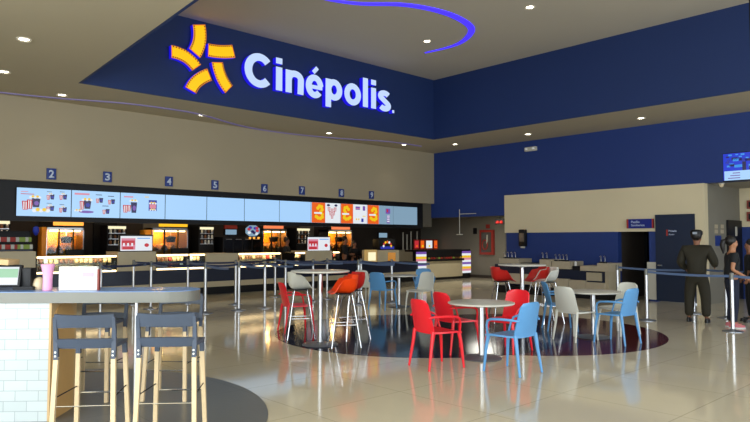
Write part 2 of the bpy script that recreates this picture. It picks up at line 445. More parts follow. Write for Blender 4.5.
# doors
d = struct(MB().bb((XW-.05, NY0, .03), (XW+.03, NY1, 2.25)).build('door_1', 'navy_door', smooth=False))
MB().bb((XW-.055, 6.84, 1.7), (XW-.05, 6.88, 1.86), 'firered').build('sign_mark', 'firered', d)
t = put_text('door_text', 'Privado', (XW-.052, 6.82, 1.8), (0, -1, 0), (0, 0, 1), .2, .055, .004, 'signtext'); t.parent = d
t = put_text('door_text', 'Acceso', (XW-.052, 6.82, 1.72), (0, -1, 0), (0, 0, 1), .14, .04, .004, 'signtext'); t.parent = d
MB().bb((XW-.1, 7.0, .93), (XW-.05, 7.1, .96), 'steel').build('door_handle', 'steel', d)
a = PY(726, 217, 5.95); b = PY(741.5, 250, 5.95)
d = struct(MB().bb((a.x, 5.9, .02), (19.08, 5.96, 2.12)).build('door_2', 'black', smooth=False))
MB().bb((18.55, 5.89, 1.7), (18.68, 5.9, 1.95), 'conc').build('window_pane', 'conc', d)
# dark glazed doors inside the passage
d = struct(MB().bb((18.2, DY0, .02), (18.25, DY1, 1.82), 'glassdoor').build('door_3', 'glassdoor', smooth=False))
MB().bb((18.15, 7.7, .95), (18.2, 7.8, .99), 'steel').build('door_handle', 'steel', d)

# ------------------------------------------------------------------ big illuminated sign
SY = RY1-.02
sign = thing('wall_sign', 'large illuminated Cinépolis wall sign with a star of five yellow film strips', 'sign', PY(300, 80, SY))
def plen(u0, v0, u1, v1): return (PY(u1, v1, SY)-PY(u0, v0, SY)).length
SF = SY-.14
zof = lambda u, v: PY(u, v, SF).z
z_base = (zof(262, 87.3)+zof(365, 106.4)+zof(330+8, 101.5)*0+zof(294, 93.9))/3
z_cap = (zof(262, 52.5)+zof(365, 79.2))/2
z_x = (zof(296, 70.6)+zof(334, 79.5))/2
z_desc = zof(330, 107.1)
glyphs = [('C', 243.8, 273.5, z_base-.02, z_cap), ('i', 275.3, 282.9, z_base, z_cap), ('n', 285.6, 303.6, z_base, z_x), ('é', 305.8, 323.4, z_base-.02, zof(318, 68)),
          ('p', 325.6, 342, z_desc, z_x), ('o', 344.4, 361, z_base-.02, z_x), ('l', 362.6, 368.3, z_base, z_cap), ('i', 370.8, 376.4, z_base, z_cap), ('s', 378, 391, z_base-.02, z_x), ('.', 392.2, 394.2, z_base-.02, z_base+.06)]
def arc(cx, cz, rx, rz, a0, a1, n=28):
    return [(cx+rx*math.cos(math.radians(a0+(a1-a0)*k/n)), cz+rz*math.sin(math.radians(a0+(a1-a0)*k/n))) for k in range(n+1)]
def strokes(ch, w, h, t):
    """centre lines of a bold sans letter in a w x h box, stroke width t"""
    r = t/2; v = t*.86/2
    if ch == 'C': return [arc(w/2+.02*w, h/2, w/2-r, h/2-v, 42, 318)]
    if ch == 'i': return [[(w/2, 0), (w/2, h*.72)], [(w/2, h*.82), (w/2, h)]]
    if ch == 'l': return [[(w/2, 0), (w/2, h)]]
    if ch == 'n': return [[(r, 0), (r, h*.98)], [(r, h*.55)]+arc(w/2+.01, h*.62, w/2-r, h*.38-v, 170, 0, 16)+[(w-r, 0)]]
    if ch == 'o': return [arc(w/2, h/2, w/2-r, h/2-v, 0, 360, 40)]
    if ch == 'p': hh = h*.745; return [[(r, 0), (r, h*.98)], arc(w/2+.01, h-hh/2, w/2-r, hh/2-v, 0, 360, 40)]
    if ch == 'é':
        hh = h*.76; return [arc(w/2, hh/2, w/2-r, hh/2-v, 5, 322, 36), [(r*1.2, hh*.47), (w-r*.35, hh*.47)], [(w*.42, h*.82), (w*.66, h*1.0)]]
    if ch == 's':
        return [arc(w/2, h*.72, w/2-r, h*.28-v, 25, 230, 14)+arc(w/2, h*.28, w/2-r, h*.28-v, 50, -155, 14)]
    return [[(w/2, 0), (w/2, h)]]
tst = .84*(PY(282.9, 80, SF).x-PY(275.3, 80, SF).x)
for ch, u0, u1, za, zb in glyphs:
    xa = PY(u0, 80, SF).x; xb = PY(u1, 80, SF).x; w_, h_ = xb-xa, zb-za
    mb = MB(); o_ = Vector((xa, SF, za))-sign.location
    for li, ln in enumerate(strokes(ch, w_, h_, tst*(1.12 if ch == 'C' else 1))):
        tt = tst*(1.12 if ch == 'C' else 1)
        if ch == '.': tt = w_
        if ch == 'é' and li: tt = tst*.62
        n = len(ln); closed = n > 10 and abs(ln[0][0]-ln[-1][0]) < 1e-4 and abs(ln[0][1]-ln[-1][1]) < 1e-4
        Lp, Rp = [], []
        for k in range(n):
            a_ = ln[(k-1) % (n-1)] if closed else ln[max(k-1, 0)]; b_ = ln[(k+1) % n if k < n-1 else (1 if closed else n-1)]
            if closed and k == 0: a_ = ln[-2]
            dx, dz = b_[0]-a_[0], b_[1]-a_[1]; q = math.hypot(dx, dz); nx, nz = -dz/q, dx/q
            hw = tt/2; vz = hw*.86
            Lp.append((ln[k][0]+nx*hw, ln[k][1]+nz*vz)); Rp.append((ln[k][0]-nx*hw, ln[k][1]-nz*vz))
        i_ = mb.mi('letter'); j_ = mb.mi('letter_side')
        V = lambda p, y: mb.bm.verts.new((o_.x+p[0], o_.y+y, o_.z+p[1]))
        LF_ = [V(p, 0) for p in Lp]; RF_ = [V(p, 0) for p in Rp]; LB_ = [V(p, .14) for p in Lp]; RB_ = [V(p, .14) for p in Rp]
        for k in range(n-1):
            mb.bm.faces.new([LF_[k], RF_[k], RF_[k+1], LF_[k+1]]).material_index = i_
            mb.bm.faces.new([LB_[k], LB_[k+1], RB_[k+1], RB_[k]]).material_index = j_
            mb.bm.faces.new([LF_[k], LF_[k+1], LB_[k+1], LB_[k]]).material_index = j_
            mb.bm.faces.new([RF_[k], RB_[k], RB_[k+1], RF_[k+1]]).material_index = j_
        for e in (0, n-1):
            if not closed: mb.bm.faces.new([LF_[e], LB_[e], RB_[e], RF_[e]]).material_index = j_
    mb.build('letter' if ch != '.' else 'full_stop', 'letter', sign, smooth=False)
def film(px):
    (a0, a1), (b0, b1), c = px            # start edge pair, end edge pair, centre-line middle (zoomed pixels)
    f = lambda p: Vector((0, .12, 0))+PY(160+p[0]/4.69, 15+p[1]/4.69, SY-.12)
    A0, A1, B0, B1, C = map(f, (a0, a1, b0, b1, c))
    s0 = (A0+A1)/2; s1 = (B0+B1)/2; hw = ((A0-A1).length+(B0-B1).length)/4
    tdir = (s1-s0).normalized(); nrm = Vector((-tdir.z, 0, tdir.x))
    if nrm.dot(A0-s0) < 0: nrm = -nrm
    C0 = C*2-(s0+s1)/2                    # control point through the middle
    def cl(t): return s0*(1-t)**2+C0*2*t*(1-t)+s1*t*t
    def nn(t):
        d = ((C0-s0)*(1-t)+(s1-C0)*t).normalized(); n = Vector((-d.z, 0, d.x)); return n if n.dot(nrm) > 0 else -n
    mb = MB(); N = 10; o = sign.location
    out = [cl(k/N)+nn(k/N)*hw-o for k in range(N+1)]+[cl(k/N)-nn(k/N)*hw-o for k in range(N, -1, -1)]
    dep = Vector((0, -.12, 0))
    mb.slab([p+dep for p in out], -dep, 'film_edge', 'letter_side')
    inn = [cl(.03+.94*k/N)+nn(k/N)*hw*.93-o for k in range(N+1)]+[cl(.03+.94*k/N)-nn(k/N)*hw*.93-o for k in range(N, -1, -1)]
    mb.slab([p+dep*1.04 for p in inn], Vector((0, .006, 0)), 'film')
    for sgn in (-1, 1):
        for k in range(12):
            t = (k+.7)/12.4; p = cl(t)+nn(t)*hw*.82*sgn-o; n = nn(t); dd = Vector((n.z, 0, -n.x)); r = .016
            q = [p+n*r+dd*r, p+n*r-dd*r, p-n*r-dd*r, p-n*r+dd*r]
            mb.slab([x+dep*1.07 for x in q], Vector((0, .006, 0)), 'film_hole')
    mb.build('film_strip', 'film', sign, smooth=False)
for px in [(((150, 45), (215, 45)), ((135, 175), (190, 183)), (186, 118)), (((220, 135), (232, 192)), ((337, 137), (355, 203)), (285, 172)),
           (((245, 230), (293, 213)), ((302, 360), (345, 337)), (288, 290)), (((213, 260), (252, 298)), ((122, 328), (168, 378)), (178, 308)),
           (((65, 145), (42, 197)), ((180, 222), (163, 272)), (122, 197))]: film(px)

# ------------------------------------------------------------------ ceiling lamps and led lines
def strip(name, pts, wid, z, m, label):
    mb = MB(); i = mb.mi(m); P = [Vector(p) for p in pts]; n = len(P); L = []; R = []
    for k in range(n):
        t = (P[min(k+1, n-1)]-P[max(k-1, 0)]); t.z = 0; t.normalize(); q = Vector((-t.y, t.x, 0))
        w = wid[k] if isinstance(wid, list) else wid
        L.append(P[k]+q*w/2); R.append(P[k]-q*w/2)
    for k in range(n-1):
        vs = [L[k], R[k], R[k+1], L[k+1]]
        a = [mb.bm.verts.new((v.x, v.y, z-.02)) for v in vs]; b = [mb.bm.verts.new((v.x, v.y, z-.001)) for v in vs]
        mb.bm.faces.new(a); mb.bm.faces.new(b[::-1])
        for j in range(4): mb.bm.faces.new([a[j], b[j], b[(j+1) % 4], a[(j+1) % 4]])
    bmesh.ops.remove_doubles(mb.bm, verts=mb.bm.verts, dist=1e-5)
    return tag(mb.build(name, m, smooth=False), label, 'led strip')
def smooth_pts(pts, sub=6):
    o = []
    for k in range(len(pts)-1):
        p0, p1, p2, p3 = pts[max(k-1, 0)], pts[k], pts[k+1], pts[min(k+2, len(pts)-1)]
        for s in range(sub):
            t = s/sub; o.append(.5*((2*p1)+(-p0+p2)*t+(2*p0-5*p1+4*p2-p3)*t*t+(-p0+3*p1-3*p2+p3)*t**3))
    return o+[pts[-1]]
loop = smooth_pts([PZ(u, v, ZT) for u, v in [(318, -3), (335, .3), (362, 3.3), (400, 4), (428, 8), (451, 14.5), (467, 23), (471.5, 30.5), (464, 40), (450, 46.5), (425, 52.5)]])
n = len(loop)
strip('led_strip', loop, [.03+.14*math.sin(PI*min(1, k/(n-1)*1.02))**.8 for k in range(n)], ZT, 'led_blue', 'bright violet blue led line looping across the high ceiling')
line = smooth_pts([PZ(u, v, ZS) for u, v in [(-30, 88), (0, 92), (60, 98), (120, 102.5), (165, 108), (200, 114), (235, 124), (262, 129.5), (300, 134.5), (345, 138.5), (390, 141.5), (421, 146)]])
strip('led_strip', line, .07, ZS, 'led_dim', 'faint violet led line along the soffit above the menu wall')
lampp = None
def downlight(x, y, z, label):
    global lampp
    if lampp is None:
        lampp = thing('ceiling_lamp', label, 'ceiling lamp', group='round recessed downlights')
        MB().lathe([(.065, -.004), (.105, -.02), (.11, 0), (.065, 0)], (0, 0, 0), None, 24, False).build('lamp_ring', 'trimring', lampp)
        MB().lathe([(0, -.006), (.085, -.006), (.085, -.002), (0, -.002)], (0, 0, 0), None, 24, False).build('lamp_disc', 'lamp', lampp)
    o = place(lampp, USED, (x, y, z-.0), 0, label, 'round recessed downlights')
    L = bpy.data.lights.new('downlight', 'SPOT'); L.energy = 9; L.spot_size = math.radians(100); L.spot_blend = .6; L.shadow_soft_size = .08; L.color = (1, .93, .8)
    lo = bpy.data.objects.new('downlight', L); COL.objects.link(lo); lo.location = (x, y, z-.05)
for (u, v), lb in [((24, 39), 'round recessed lamp in the soffit, highest at the left edge'), ((4, 71.5), 'round recessed lamp in the soffit nearest the left edge'), ((62, 94.7), 'round recessed lamp just left of the pointed navy corner'),
                   ((202, 115), 'round recessed lamp below the film-strip star sign'), ((329, 133), 'round recessed lamp below the letter p of the sign'), ((404, 144.5), 'round recessed lamp at the soffit corner, left of the corner'),
                   ((455, 144), 'round recessed lamp just right of the soffit corner'), ((528, 134), 'round recessed lamp above the white emergency light'), ((641, 118), 'round recessed lamp above the cream band and navy door')]:
    p = PZ(u, v, ZS); downlight(p.x, p.y, ZS, lb)
for (u, v), lb in [((427, 41), 'round recessed lamp inside the led loop on the high ceiling'), ((530, 7), 'round recessed lamp on the high ceiling, right of the led loop')]:
    p = PZ(u, v, ZT); downlight(p.x, p.y, ZT, lb)

# ------------------------------------------------------------------ number plates on the fascia
for ch, u, v in [('2', 51, 174), ('3', 107, 177), ('4', 168.5, 181.5), ('5', 214.5, 185), ('6', 264, 188.5), ('7', 301.5, 190.5), ('8', 341, 193), ('9', 371, 195)]:
    p = PY(u, v, YC); w = .19
    o = MB().bb((-w/2, -.04, -.12), (w/2, 0, .12), 'numblue', bevel=.006).build('number_plate', 'numblue', loc=(p.x, YC, p.z))
    tag(o, f'small blue till number plate {ch} on the beige fascia', 'number sign', 'till number plates')
    t = put_text('numeral', ch, (-.055, -.04, -.085), (1, 0, 0), (0, 0, 1), .11, .17, .006, 'numwhite', bold=.03); t.parent = o

# ------------------------------------------------------------------ menu screens
YS = 15.0; ZB, ZTT = 2.1, 2.715
XS = [3.53, 4.63, 5.71, 6.81, 7.93, 9.04, 10.17, 11.28, 12.40, 13.5, 14.66, 15.81]
h = MB(); h.bb((X0+.1, YS, 2.0), (XW-.45, YS+.2, 2.86), 'black'); struct(h.build('trim_2', 'black', smooth=False))
sc_desc = ['menu screen with red striped cups and combos, first from the left', 'menu screen with a blue bucket and three small combos, second from the left', 'menu screen with red cups and one boxed picture, third from the left',
           'blank pale blue menu screen below plate 4', 'blank pale blue menu screen between plates 4 and 5', 'blank pale blue menu screen below plate 5', 'blank pale blue menu screen below plate 6',
           'menu screen half blue beside an orange panel with yellow popcorn', 'menu screen split between striped hearts and an orange panel', 'menu screen with small snack pictures and an orange panel',
           'pale grey blue menu screen at the right end of the row']
def blob(mb, cx, cz, rx, rz, m, y, n=10, ph=0, jag=0):
    mb.slab([(cx+rx*math.cos(2*PI*k/n+ph)*(1-jag*(k % 2)), y, cz+rz*math.sin(2*PI*k/n+ph)*(1-jag*(k % 2))) for k in range(n)], (0, .004, 0), m)
def rect(mb, x0, x1, z0, z1, m, y, tap=0):
    mb.slab([(x0+tap, y, z0), (x1-tap, y, z0), (x1, y, z1), (x0, y, z1)], (0, .004, 0), m)
def cup(mb, x, z, w, hh, y, kind='red'):
    rect(mb, x-w/2, x+w/2, z, z+hh, 's_red' if kind == 'red' else 's_navy', y, w*.14)
    if kind == 'red':
        for k in (-.28, .05): rect(mb, x+w*k, x+w*(k+.16), z+.01, z+hh*.9, 's_white', y-.005, .002)
    else: blob(mb, x+w*.05, z+hh*.45, w*.27, hh*.25, 's_purple' if kind == 'navy' else 's_blue', y-.005)
def popc(mb, x, z, w, y):
    for k in range(5): blob(mb, x+w*(k-2)*.22, z+.02*(k % 2), w*.16, w*.14, 's_yellow' if k % 2 else 's_white', y-.006, 7)
def swirl(mb, cx, z0, y, fl=1):
    # yellow curl of popcorn crossed by a white caption bar
    pts = [(-.06, .44), (0, .5), (.08, .48), (.1, .4), (.05, .33), (.1, .26), (.11, .18), (.04, .14), (-.05, .15), (-.12, .19)]
    for k, (a, b) in enumerate(pts): blob(mb, cx+fl*a, z0+b, .062, .058, 's_yellow', y, 7, ph=k)
    rect(mb, cx-.2, cx+.08, z0+.27, z0+.32, 's_white', y-.006)
for k in range(11):
    x0, x1 = XS[k], XS[k+1]; sw = x1-x0
    t = thing('menu_screen', sc_desc[k], 'menu screen', (x0, YS, ZB), 0, 'menu screens above the counter')
    H = ZTT-ZB
    MB().bb((.0, -.05, 0), (sw-.006, 0, H), 'black').build('screen_frame', 'black', t, smooth=False)
    MB().bb((.008, -.06, .008), (sw-.012, -.05, H-.008), 'screen' if k < 10 else 'screen_dim').build('screen_panel', 'screen', t, smooth=False)
    y = -.066; mb = MB(); W = sw
    if k == 0:
        cup(mb, .17, .14, .13, .19, y); cup(mb, .26, .16, .12, .2, y); cup(mb, .38, .2, .17, .19, y, 'navy'); popc(mb, .36, .41, .2, y); popc(mb, .48, .13, .3, y)
        rect(mb, .08, .22, .52, .535, 's_pink', y); rect(mb, .08, .34, .47, .485, 's_red', y)
        for cx, cz in ((.66, .37), (.92, .38), (.66, .12), (.92, .1)):
            cup(mb, cx-.04, cz, .07, .1, y); cup(mb, cx+.04, cz+.01, .09, .11, y, 'blue'); popc(mb, cx, cz+.12, .08, y); rect(mb, cx-.07, cx+.03, cz+.17, cz+.18, 's_navy', y)
    elif k == 1:
        cup(mb, .22, .18, .1, .19, y); cup(mb, .34, .2, .17, .19, y, 'blue'); popc(mb, .33, .4, .2, y); popc(mb, .14, .15, .14, y)
        blob(mb, .32, .13, .17, .03, 's_purple', y); rect(mb, .06, .38, .51, .55, 's_pink', y)
        for cx, cz in ((.6, .34), (.87, .32), (.75, .09)):
            cup(mb, cx-.04, cz, .07, .1, y); cup(mb, cx+.04, cz+.01, .09, .11, y, 'blue'); rect(mb, cx-.08, cx+.06, cz+.18, cz+.195, 's_navy', y)
    elif k == 2:
        cup(mb, .12, .14, .12, .18, y); cup(mb, .2, .17, .1, .15, y); cup(mb, .32, .14, .15, .25, y, 'navy'); popc(mb, .31, .42, .17, y)
        rect(mb, .08, .3, .5, .53, 's_pink', y); rect(mb, .58, .68, .52, .54, 's_yellow', y)
        rect(mb, .68, .88, .2, .46, 's_blue', y); rect(mb, .7, .86, .26, .36, 's_pink', y-.005); popc(mb, .78, .38, .16, y); popc(mb, .78, .22, .14, y)
    elif k == 7:
        rect(mb, .02, .52, .01, H-.01, 's_orange', y); swirl(mb, .3, 0, y-.006)
        rect(mb, .53, W-.015, .01, H-.01, 's_white', y)
        for i_, (cx, cz) in enumerate(((.66, .42), (.78, .38), (.9, .42), (.72, .3), (.84, .3), (.78, .2))): cup(mb, cx, cz-.06, .1, .12, y-.006)
        blob(mb, .64, .54, .06, .035, 's_navy', y-.006); blob(mb, .93, .54, .06, .035, 's_navy', y-.006)
    elif k == 8:
        rect(mb, .01, .5, .01, H-.01, 's_orange', y); swirl(mb, .25, 0, y-.006, -1)
        rect(mb, .51, W-.015, .01, H-.01, 's_white', y)
        rect(mb, .6, .78, .44, .54, 's_purple', y-.006); rect(mb, .6, .78, .47, .49, 's_pink', y-.012); rect(mb, .9, 1.0, .42, .56, 's_purple', y-.006)
        popc(mb, .68, .12, .22, y-.006); popc(mb, .95, .22, .16, y-.006); rect(mb, .84, .93, .06, .17, 's_blue', y-.006)
    elif k == 9:
        rect(mb, .01, .5, .01, H-.01, 's_orange', y); swirl(mb, .27, 0, y-.006)
        rect(mb, .51, W-.015, .01, H-.01, 'screen_dim', y)
        rect(mb, .8, 1.0, .35, .52, 's_purple', y-.006); rect(mb, .84, .9, .4, .5, 's_red', y-.012); rect(mb, .85, .98, .04, .3, 's_purple', y-.006)
        for z in (.08, .14, .2, .26): rect(mb, .86, .97, z, z+.03, 's_white', y-.012)
    if mb.mats: mb.build('screen_picture', 's_red', t, smooth=False)

# ------------------------------------------------------------------ concession counter
YF = 17.0
def xf(u, v=262): return PY(u, v, YF).x
ZC = 1.2
# plinth and navy front run the whole length
base = thing('service_counter', 'long concession counter with navy front panels and grey kick band', 'counter', (0, YF, 0))
xL, xR = X0+.4, xf(418)
MB().bb((xL, .06, 0), (xR, .8, .22), 'black').build('plinth', 'black', base, smooth=False)
MB().bb((xL, -.02, .22), (xR, .8, .38), 'till_grey_daylit', bevel=.004).build('kick_band', 'till_grey_daylit', base, smooth=False)
MB().bb((xL, .0, .38), (xR, .8, .76), 'navy_panel').build('front_panel', 'navy_panel', base, smooth=False)
# register blocks: grey; display cases: glazed
blocks = [(-40, 35, 1.32), (117, 155, 1.28), (205, 237, 1.2), (305, 331, 1.23), (376.5, 398, 1.22)]
bl = ['wide grey till block at the left edge behind the kiosk', 'grey till block under the left red and white monitor', 'grey till block between two lit snack cases, behind the paired stanchions', 'grey till block under the right red and white monitor', 'grey till block beside the orange sign, right of the lit box']
for (u0, u1, z), lb in zip(blocks, bl):
    o = MB().bb((xf(u0), YF-.06, .765), (xf(u1), YF+.8, z), 'till_grey_daylit', bevel=.006).build('till_block', 'till_grey_daylit', smooth=False)
    tag(o, lb, 'counter block', 'grey till blocks')
PK = {}
def packet(p, m, rz, label, group):
    if m not in PK:
        mb = MB(); mb.box((0, 0, .06), (.085, .06, .1), m, bevel=.012); mb.box((0, 0, .115), (.08, .012, .02), m)
        o = mb.build('snack_packet', m)
    else: o = PK[m].copy(); COL.objects.link(o)
    PK[m] = o; o.location = p; o.rotation_euler.z = rz; return tag(o, ' '.join(label.split()[:16]), 'snack', group)
def case(u0, u1, label, zt=1.19):
    x0, x1 = xf(u0), xf(u1); w = x1-x0
    t = thing('display_case', label, 'display case', (x0, YF, .765), 0, 'lit snack display cases')
    h = zt-.765
    MB().bb((.0, -.03, 0), (w, .75, .05), 'panel_grey').bb((0, .7, 0), (w, .75, h), 'cream_c').bb((0, -.03, 0), (.02, .7, h), 'black').bb((w-.02, -.03, 0), (w, .7, h), 'black').build('case_body', 'black', t, smooth=False)
    MB().bb((.02, .0, h*.5), (w-.02, .45, h*.5+.012), 'glass').build('shelf', 'black', t, smooth=False)
    MB().bb((0, -.03, h-.04), (w, .75, h), 'cream_c').build('case_top', 'cream_c', t, smooth=False)
    MB().bb((.02, -.045, h-.045), (w-.02, -.03, h), 'strip_warm').build('light_strip', 'strip_warm', t, smooth=False)
    MB().bb((.02, -.045, .0), (w-.02, -.03, .04), 'strip_warm').build('light_strip', 'strip_warm', t, smooth=False)
    MB().bb((.02, -.028, .05), (w-.02, -.022, h-.045), 'glass').build('front_glass', 'glass', t, smooth=False)
    n = max(3, int(w/.13))
    for row, z in ((0, .052), (1, h*.5+.014)):
        for k in range(n):
            x = .08+(w-.16)*(k+.5)/n
            packet((x0+x, YF+.12+.03*random.random(), .765+z), random.choice(['snackbrn', 'cardboard', 'snackbrn', 'cardboard', 'snackwht', 'snackbrn', 'snackred', 'cardboard']), random.uniform(-.2, .2),
                   'small snack on the %s shelf of the %s' % (('lower', 'upper')[row], label.replace('behind', 'near')), 'snacks in the lit display cases')
    m_ = max(1, int(w/1.0))
    for k in range(m_):
        L = bpy.data.lights.new('case_light', 'AREA'); L.shape = 'RECTANGLE'; L.size = w/m_*.9; L.size_y = .05; L.energy = 7*w/m_; L.color = (1, .75, .45)
        lo = bpy.data.objects.new('case_light', L); COL.objects.link(lo); lo.location = (x0+w*(k+.5)/m_, YF+.04, .765+h-.05); lo.rotation_euler = (.5, 0, 0)
    return t
case(35.5, 116.5, 'long lit snack case behind the white box on the bar')
case(155.5, 188, 'lit snack case left of the round stool bar end')
case(188.5, 204.5, 'short lit snack case between the till blocks')
case(237.5, 280, 'lit snack case with warm end panel behind the left stanchions')
case(294, 304.5, 'tiny lit snack case left of the right monitor')
case(332, 339, 'narrow lit snack case right of the right monitor')
o = MB().bb((xf(366.5), YF-.04, .765), (xf(376), YF+.12, 1.24), 'cream_soft').bb((xf(367.5), YF-.045, .85), (xf(375), YF-.04, 1.15), 'sign_cream').build('snack_warmer', 'cream_soft', smooth=False)
tag(o, 'small glowing cream box on the counter left of the last till block', 'snack warmer')
# candy island with glowing striped ends
t = thing('candy_display', 'dark candy display counter with glowing striped end columns', 'display counter', (0, YF, 0))
xa, xb, xc, xd = xf(418), xf(425.5), xf(462), xf(470)
MB().bb((xb, 0, .75), (xc, .7, 1.15), 'black').bb((xb, .02, 0), (xc, .7, .1), 'black').bb((xa, -.02, 1.13), (xd, .72, 1.2), 'black').build('display_body', 'black', t, smooth=False)
MB().bb((xb, -.02, .1), (xc, .7, .75), 'till_grey_daylit').build('front_panel', 'till_grey_daylit', t, smooth=False)
MB().bb((xb, -.12, .75), (xc, 0, .78), 'black').bb((xb, -.12, .78), (xc, -.1, .84), 'black').build('tray', 'black', t, smooth=False)
for k in range(14): packet((xb+.15+(xc-xb-.3)*k/13, YF-.05, .782), random.choice(['snackbrn', 'snackred', 'snackyel', 'snackgrn']), 0, 'small candy packet in the dark tray between the glowing striped columns', 'candy in the dark display')
for x0, x1 in ((xa, xb), (xc, xd)):
    mb = MB(); cols = ['s_white', 's_pink', 's_yellow', 's_white', 's_purple', 's_white', 's_pink', 's_yellow', 's_white', 's_purple']
    for k in range(10):
        z0 = .22+.091*k; mb.bb((x0, -.05, z0), (x1, .1, z0+.091), cols[k])
    mb.build('glowing_column', 's_white', t, smooth=False)
for x0, x1 in ((xa, xb), (xc, xd)): MB().bb((x0, 0, 0), (x1, .65, .22), 'black').build('plinth', 'black', t, smooth=False)

def monitor(u0, u1, v0, v1, yy, label):
    a = PY(u0, v0, yy); b = PY(u1, v1, yy); w = b.x-a.x; hh = a.z-b.z+.0
    t = thing('monitor', label, 'monitor', (a.x, yy, b.z), 0, 'order screens on the counter')
    MB().bb((0, 0, 0), (w, .06, hh), 'black', bevel=.008).build('monitor_frame', 'black', t)
    MB().bb((.03, -.006, .04), (w-.03, 0, hh-.04), 's_white').build('monitor_screen', 's_white', t, smooth=False)
    mb = MB(); H = hh-.08
    rect(mb, .05, w*.46, .04+H*.08, .04+H*.85, 's_pink', -.012); rect(mb, .06, w*.44, .04+H*.4, .04+H*.7, 's_red', -.018); rect(mb, .08, w*.4, .04+H*.1, .04+H*.28, 's_red', -.018)
    for k in range(3): rect(mb, .09+k*w*.12, .14+k*w*.12, .05+H*.3, .05+H*.5, 's_white', -.022)
    blob(mb, w*.8, .04+H*.38, w*.07, H*.13, 's_red', -.012)
    rect(mb, w*.52, w*.9, .04+H*.82, .04+H*.88, 'tv_cyan', -.012)
    mb.build('screen_picture', 's_red', t, smooth=False)
    MB().bb((w*.4, .02, -.03), (w*.6, .1, .01), 'black').build('stand', 'black', t, smooth=False)
monitor(119.5, 153, 234.5, 252, YF+.1, 'white and red order monitor on the left till block')
monitor(307, 330.5, 236, 251.5, YF+.1, 'white and red order monitor on the right till block')

# ---- behind the counter
YB = 19.0
o = MB().bb((xL, YB-.1, 0), (xf(418), YB+.9, .95), 'black').build('back_counter', 'black', smooth=False)
tag(o, 'dark back counter carrying the popcorn machines and ovens', 'counter')
def bx(u0, u1, v0, v1, yy=YB):
    a = PY((u0+u1)/2, v0, yy).z; b = PY((u0+u1)/2, v1, yy).z
    return PY(u0, 235, yy).x, PY(u1, 235, yy).x, b, a
def popper(u0, u1, v0, v1, s0, s1, sv0, sv1, smat, label):
    x0, x1, z0, z1 = bx(u0, u1, v0, v1); z0 = .95; w = x1-x0; d = .6
    t = thing('popcorn_machine', label, 'popcorn machine', (x0, YB, z0), 0, 'popcorn machines behind the counter')
    h = z1-z0
    MB().bb((0, 0, 0), (w, d, h*.12), 'black').bb((0, 0, h*.93), (w, d, h), 'steel').bb((0, 0, 0), (.03, d, h), 'steel').bb((w-.03, 0, 0), (w, d, h), 'steel').bb((0, d-.03, 0), (w, d, h), 'amber').build('case_frame', 'steel', t, smooth=False)
    MB().bb((.03, .0, h*.12), (w-.03, .01, h*.93), 'glass').build('front_glass', 'glass', t, smooth=False)
    def heap(a, b):
        x = .04+(w-.08)*a; y = .04+(d-.1)*b; return (x, y, h*.13+h*.4*abs(math.sin(a*2.3+.6))**.7*(.75+.25*math.sin(a*23+b*17)))
    mb = MB(); mb.grid(heap, 18, 6, .03, 'popcorn'); o = mb.build('popcorn_heap', 'popcorn', t); o['kind'] = 'stuff'
    k = MB(); k.lathe([(0, 0), (.13, 0), (.17, .16), (.15, .18), (0, .2)], (w*.6, d*.4, h*.56), 'black', 20, False); k.tube([(w*.6, d*.4, h*.74), (w*.6, d*.4, h*.93)], .015, 'steel'); k.build('kettle', 'black', t)
    MB().bb((w*.5, -.2, 0), (w*.95, -.04, h*.38), 'black', bevel=.01).bb((w*.3, -.06, 0), (w*.34, -.03, h*.95), 'black').bb((w*.68, -.06, 0), (w*.71, -.03, h*.95), 'black').build('door_rails', 'black', t, smooth=False)
    a0, a1, b0, b1 = bx(s0, s1, sv0, sv1)
    MB().bb((a0-x0, -.03, b0-z0), (a1-x0, .1, b1-z0), smat).build('lit_sign', smat, t, smooth=False)
    MB().bb((.1, .0, h*.88), (w-.1, .1, h*.92), 'strip_warm').build('lamp_bar', 'strip_warm', t, smooth=False)
    L = bpy.data.lights.new('popcorn_lamp', 'POINT'); L.energy = 34; L.color = (1, .5, .14); L.shadow_soft_size = .1
    lo = bpy.data.objects.new('popcorn_lamp', L); COL.objects.link(lo); lo.location = (x0+w*.35, YB+.25, z0+h*.84)
popper(46, 84, 227.5, 252, 54, 83, 220.5, 225.5, 'sign_orange', 'popcorn machine with long orange lit sign, first from the left')
popper(152, 188, 228, 252, 160, 187, 223, 226.7, 'sign_yellow', 'popcorn machine with yellow lit sign beside the left monitor')
popper(263, 287, 229, 252, 265, 283, 225, 228.6, 'sign_red', 'popcorn machine with orange red sign beside the octagonal sign')
popper(328, 352, 230, 252, 333, 349.5, 226.6, 229.6, 'sign_red', 'popcorn machine with small red lit sign beside the right monitor')
def cooler(u0, u1, v0, v1, label):
    x0, x1, z0, z1 = bx(u0, u1, v0, v1); z0 = .95; w = x1-x0; h = z1-z0
    t = thing('drinks_cooler', label, 'drinks dispenser', (x0, YB, z0), 0, 'drinks dispensers behind the counter')
    MB().bb((0, 0, 0), (w, .6, h), 'black', bevel=.01).build('cabinet_body', 'black', t)
    MB().bb((.03, -.03, h-.1), (w-.03, 0, h-.02), 'sign_cream').build('lit_sign', 'sign_cream', t, smooth=False)
    for r in range(3):
        z = h-.24-.17*r
        MB().bb((.04, -.02, z), (w-.04, 0, z+.02), 'steel').build('shelf', 'steel', t, smooth=False)
        n = 4
        for k in range(n):
            mm = ['snackwht', 'base_grey', 'snackbrn', 'steel'][(k+r) % 4]
            MB().lathe([(0, 0), (.035, 0), (.035, .09), (.015, .12), (0, .12)], (.09+(w-.18)*k/(n-1), -.035, z+.02), mm, 10, False).build('tap', mm, t)
cooler(107, 126.5, 225.5, 252, 'drinks dispenser with cream lit top left of the left monitor')
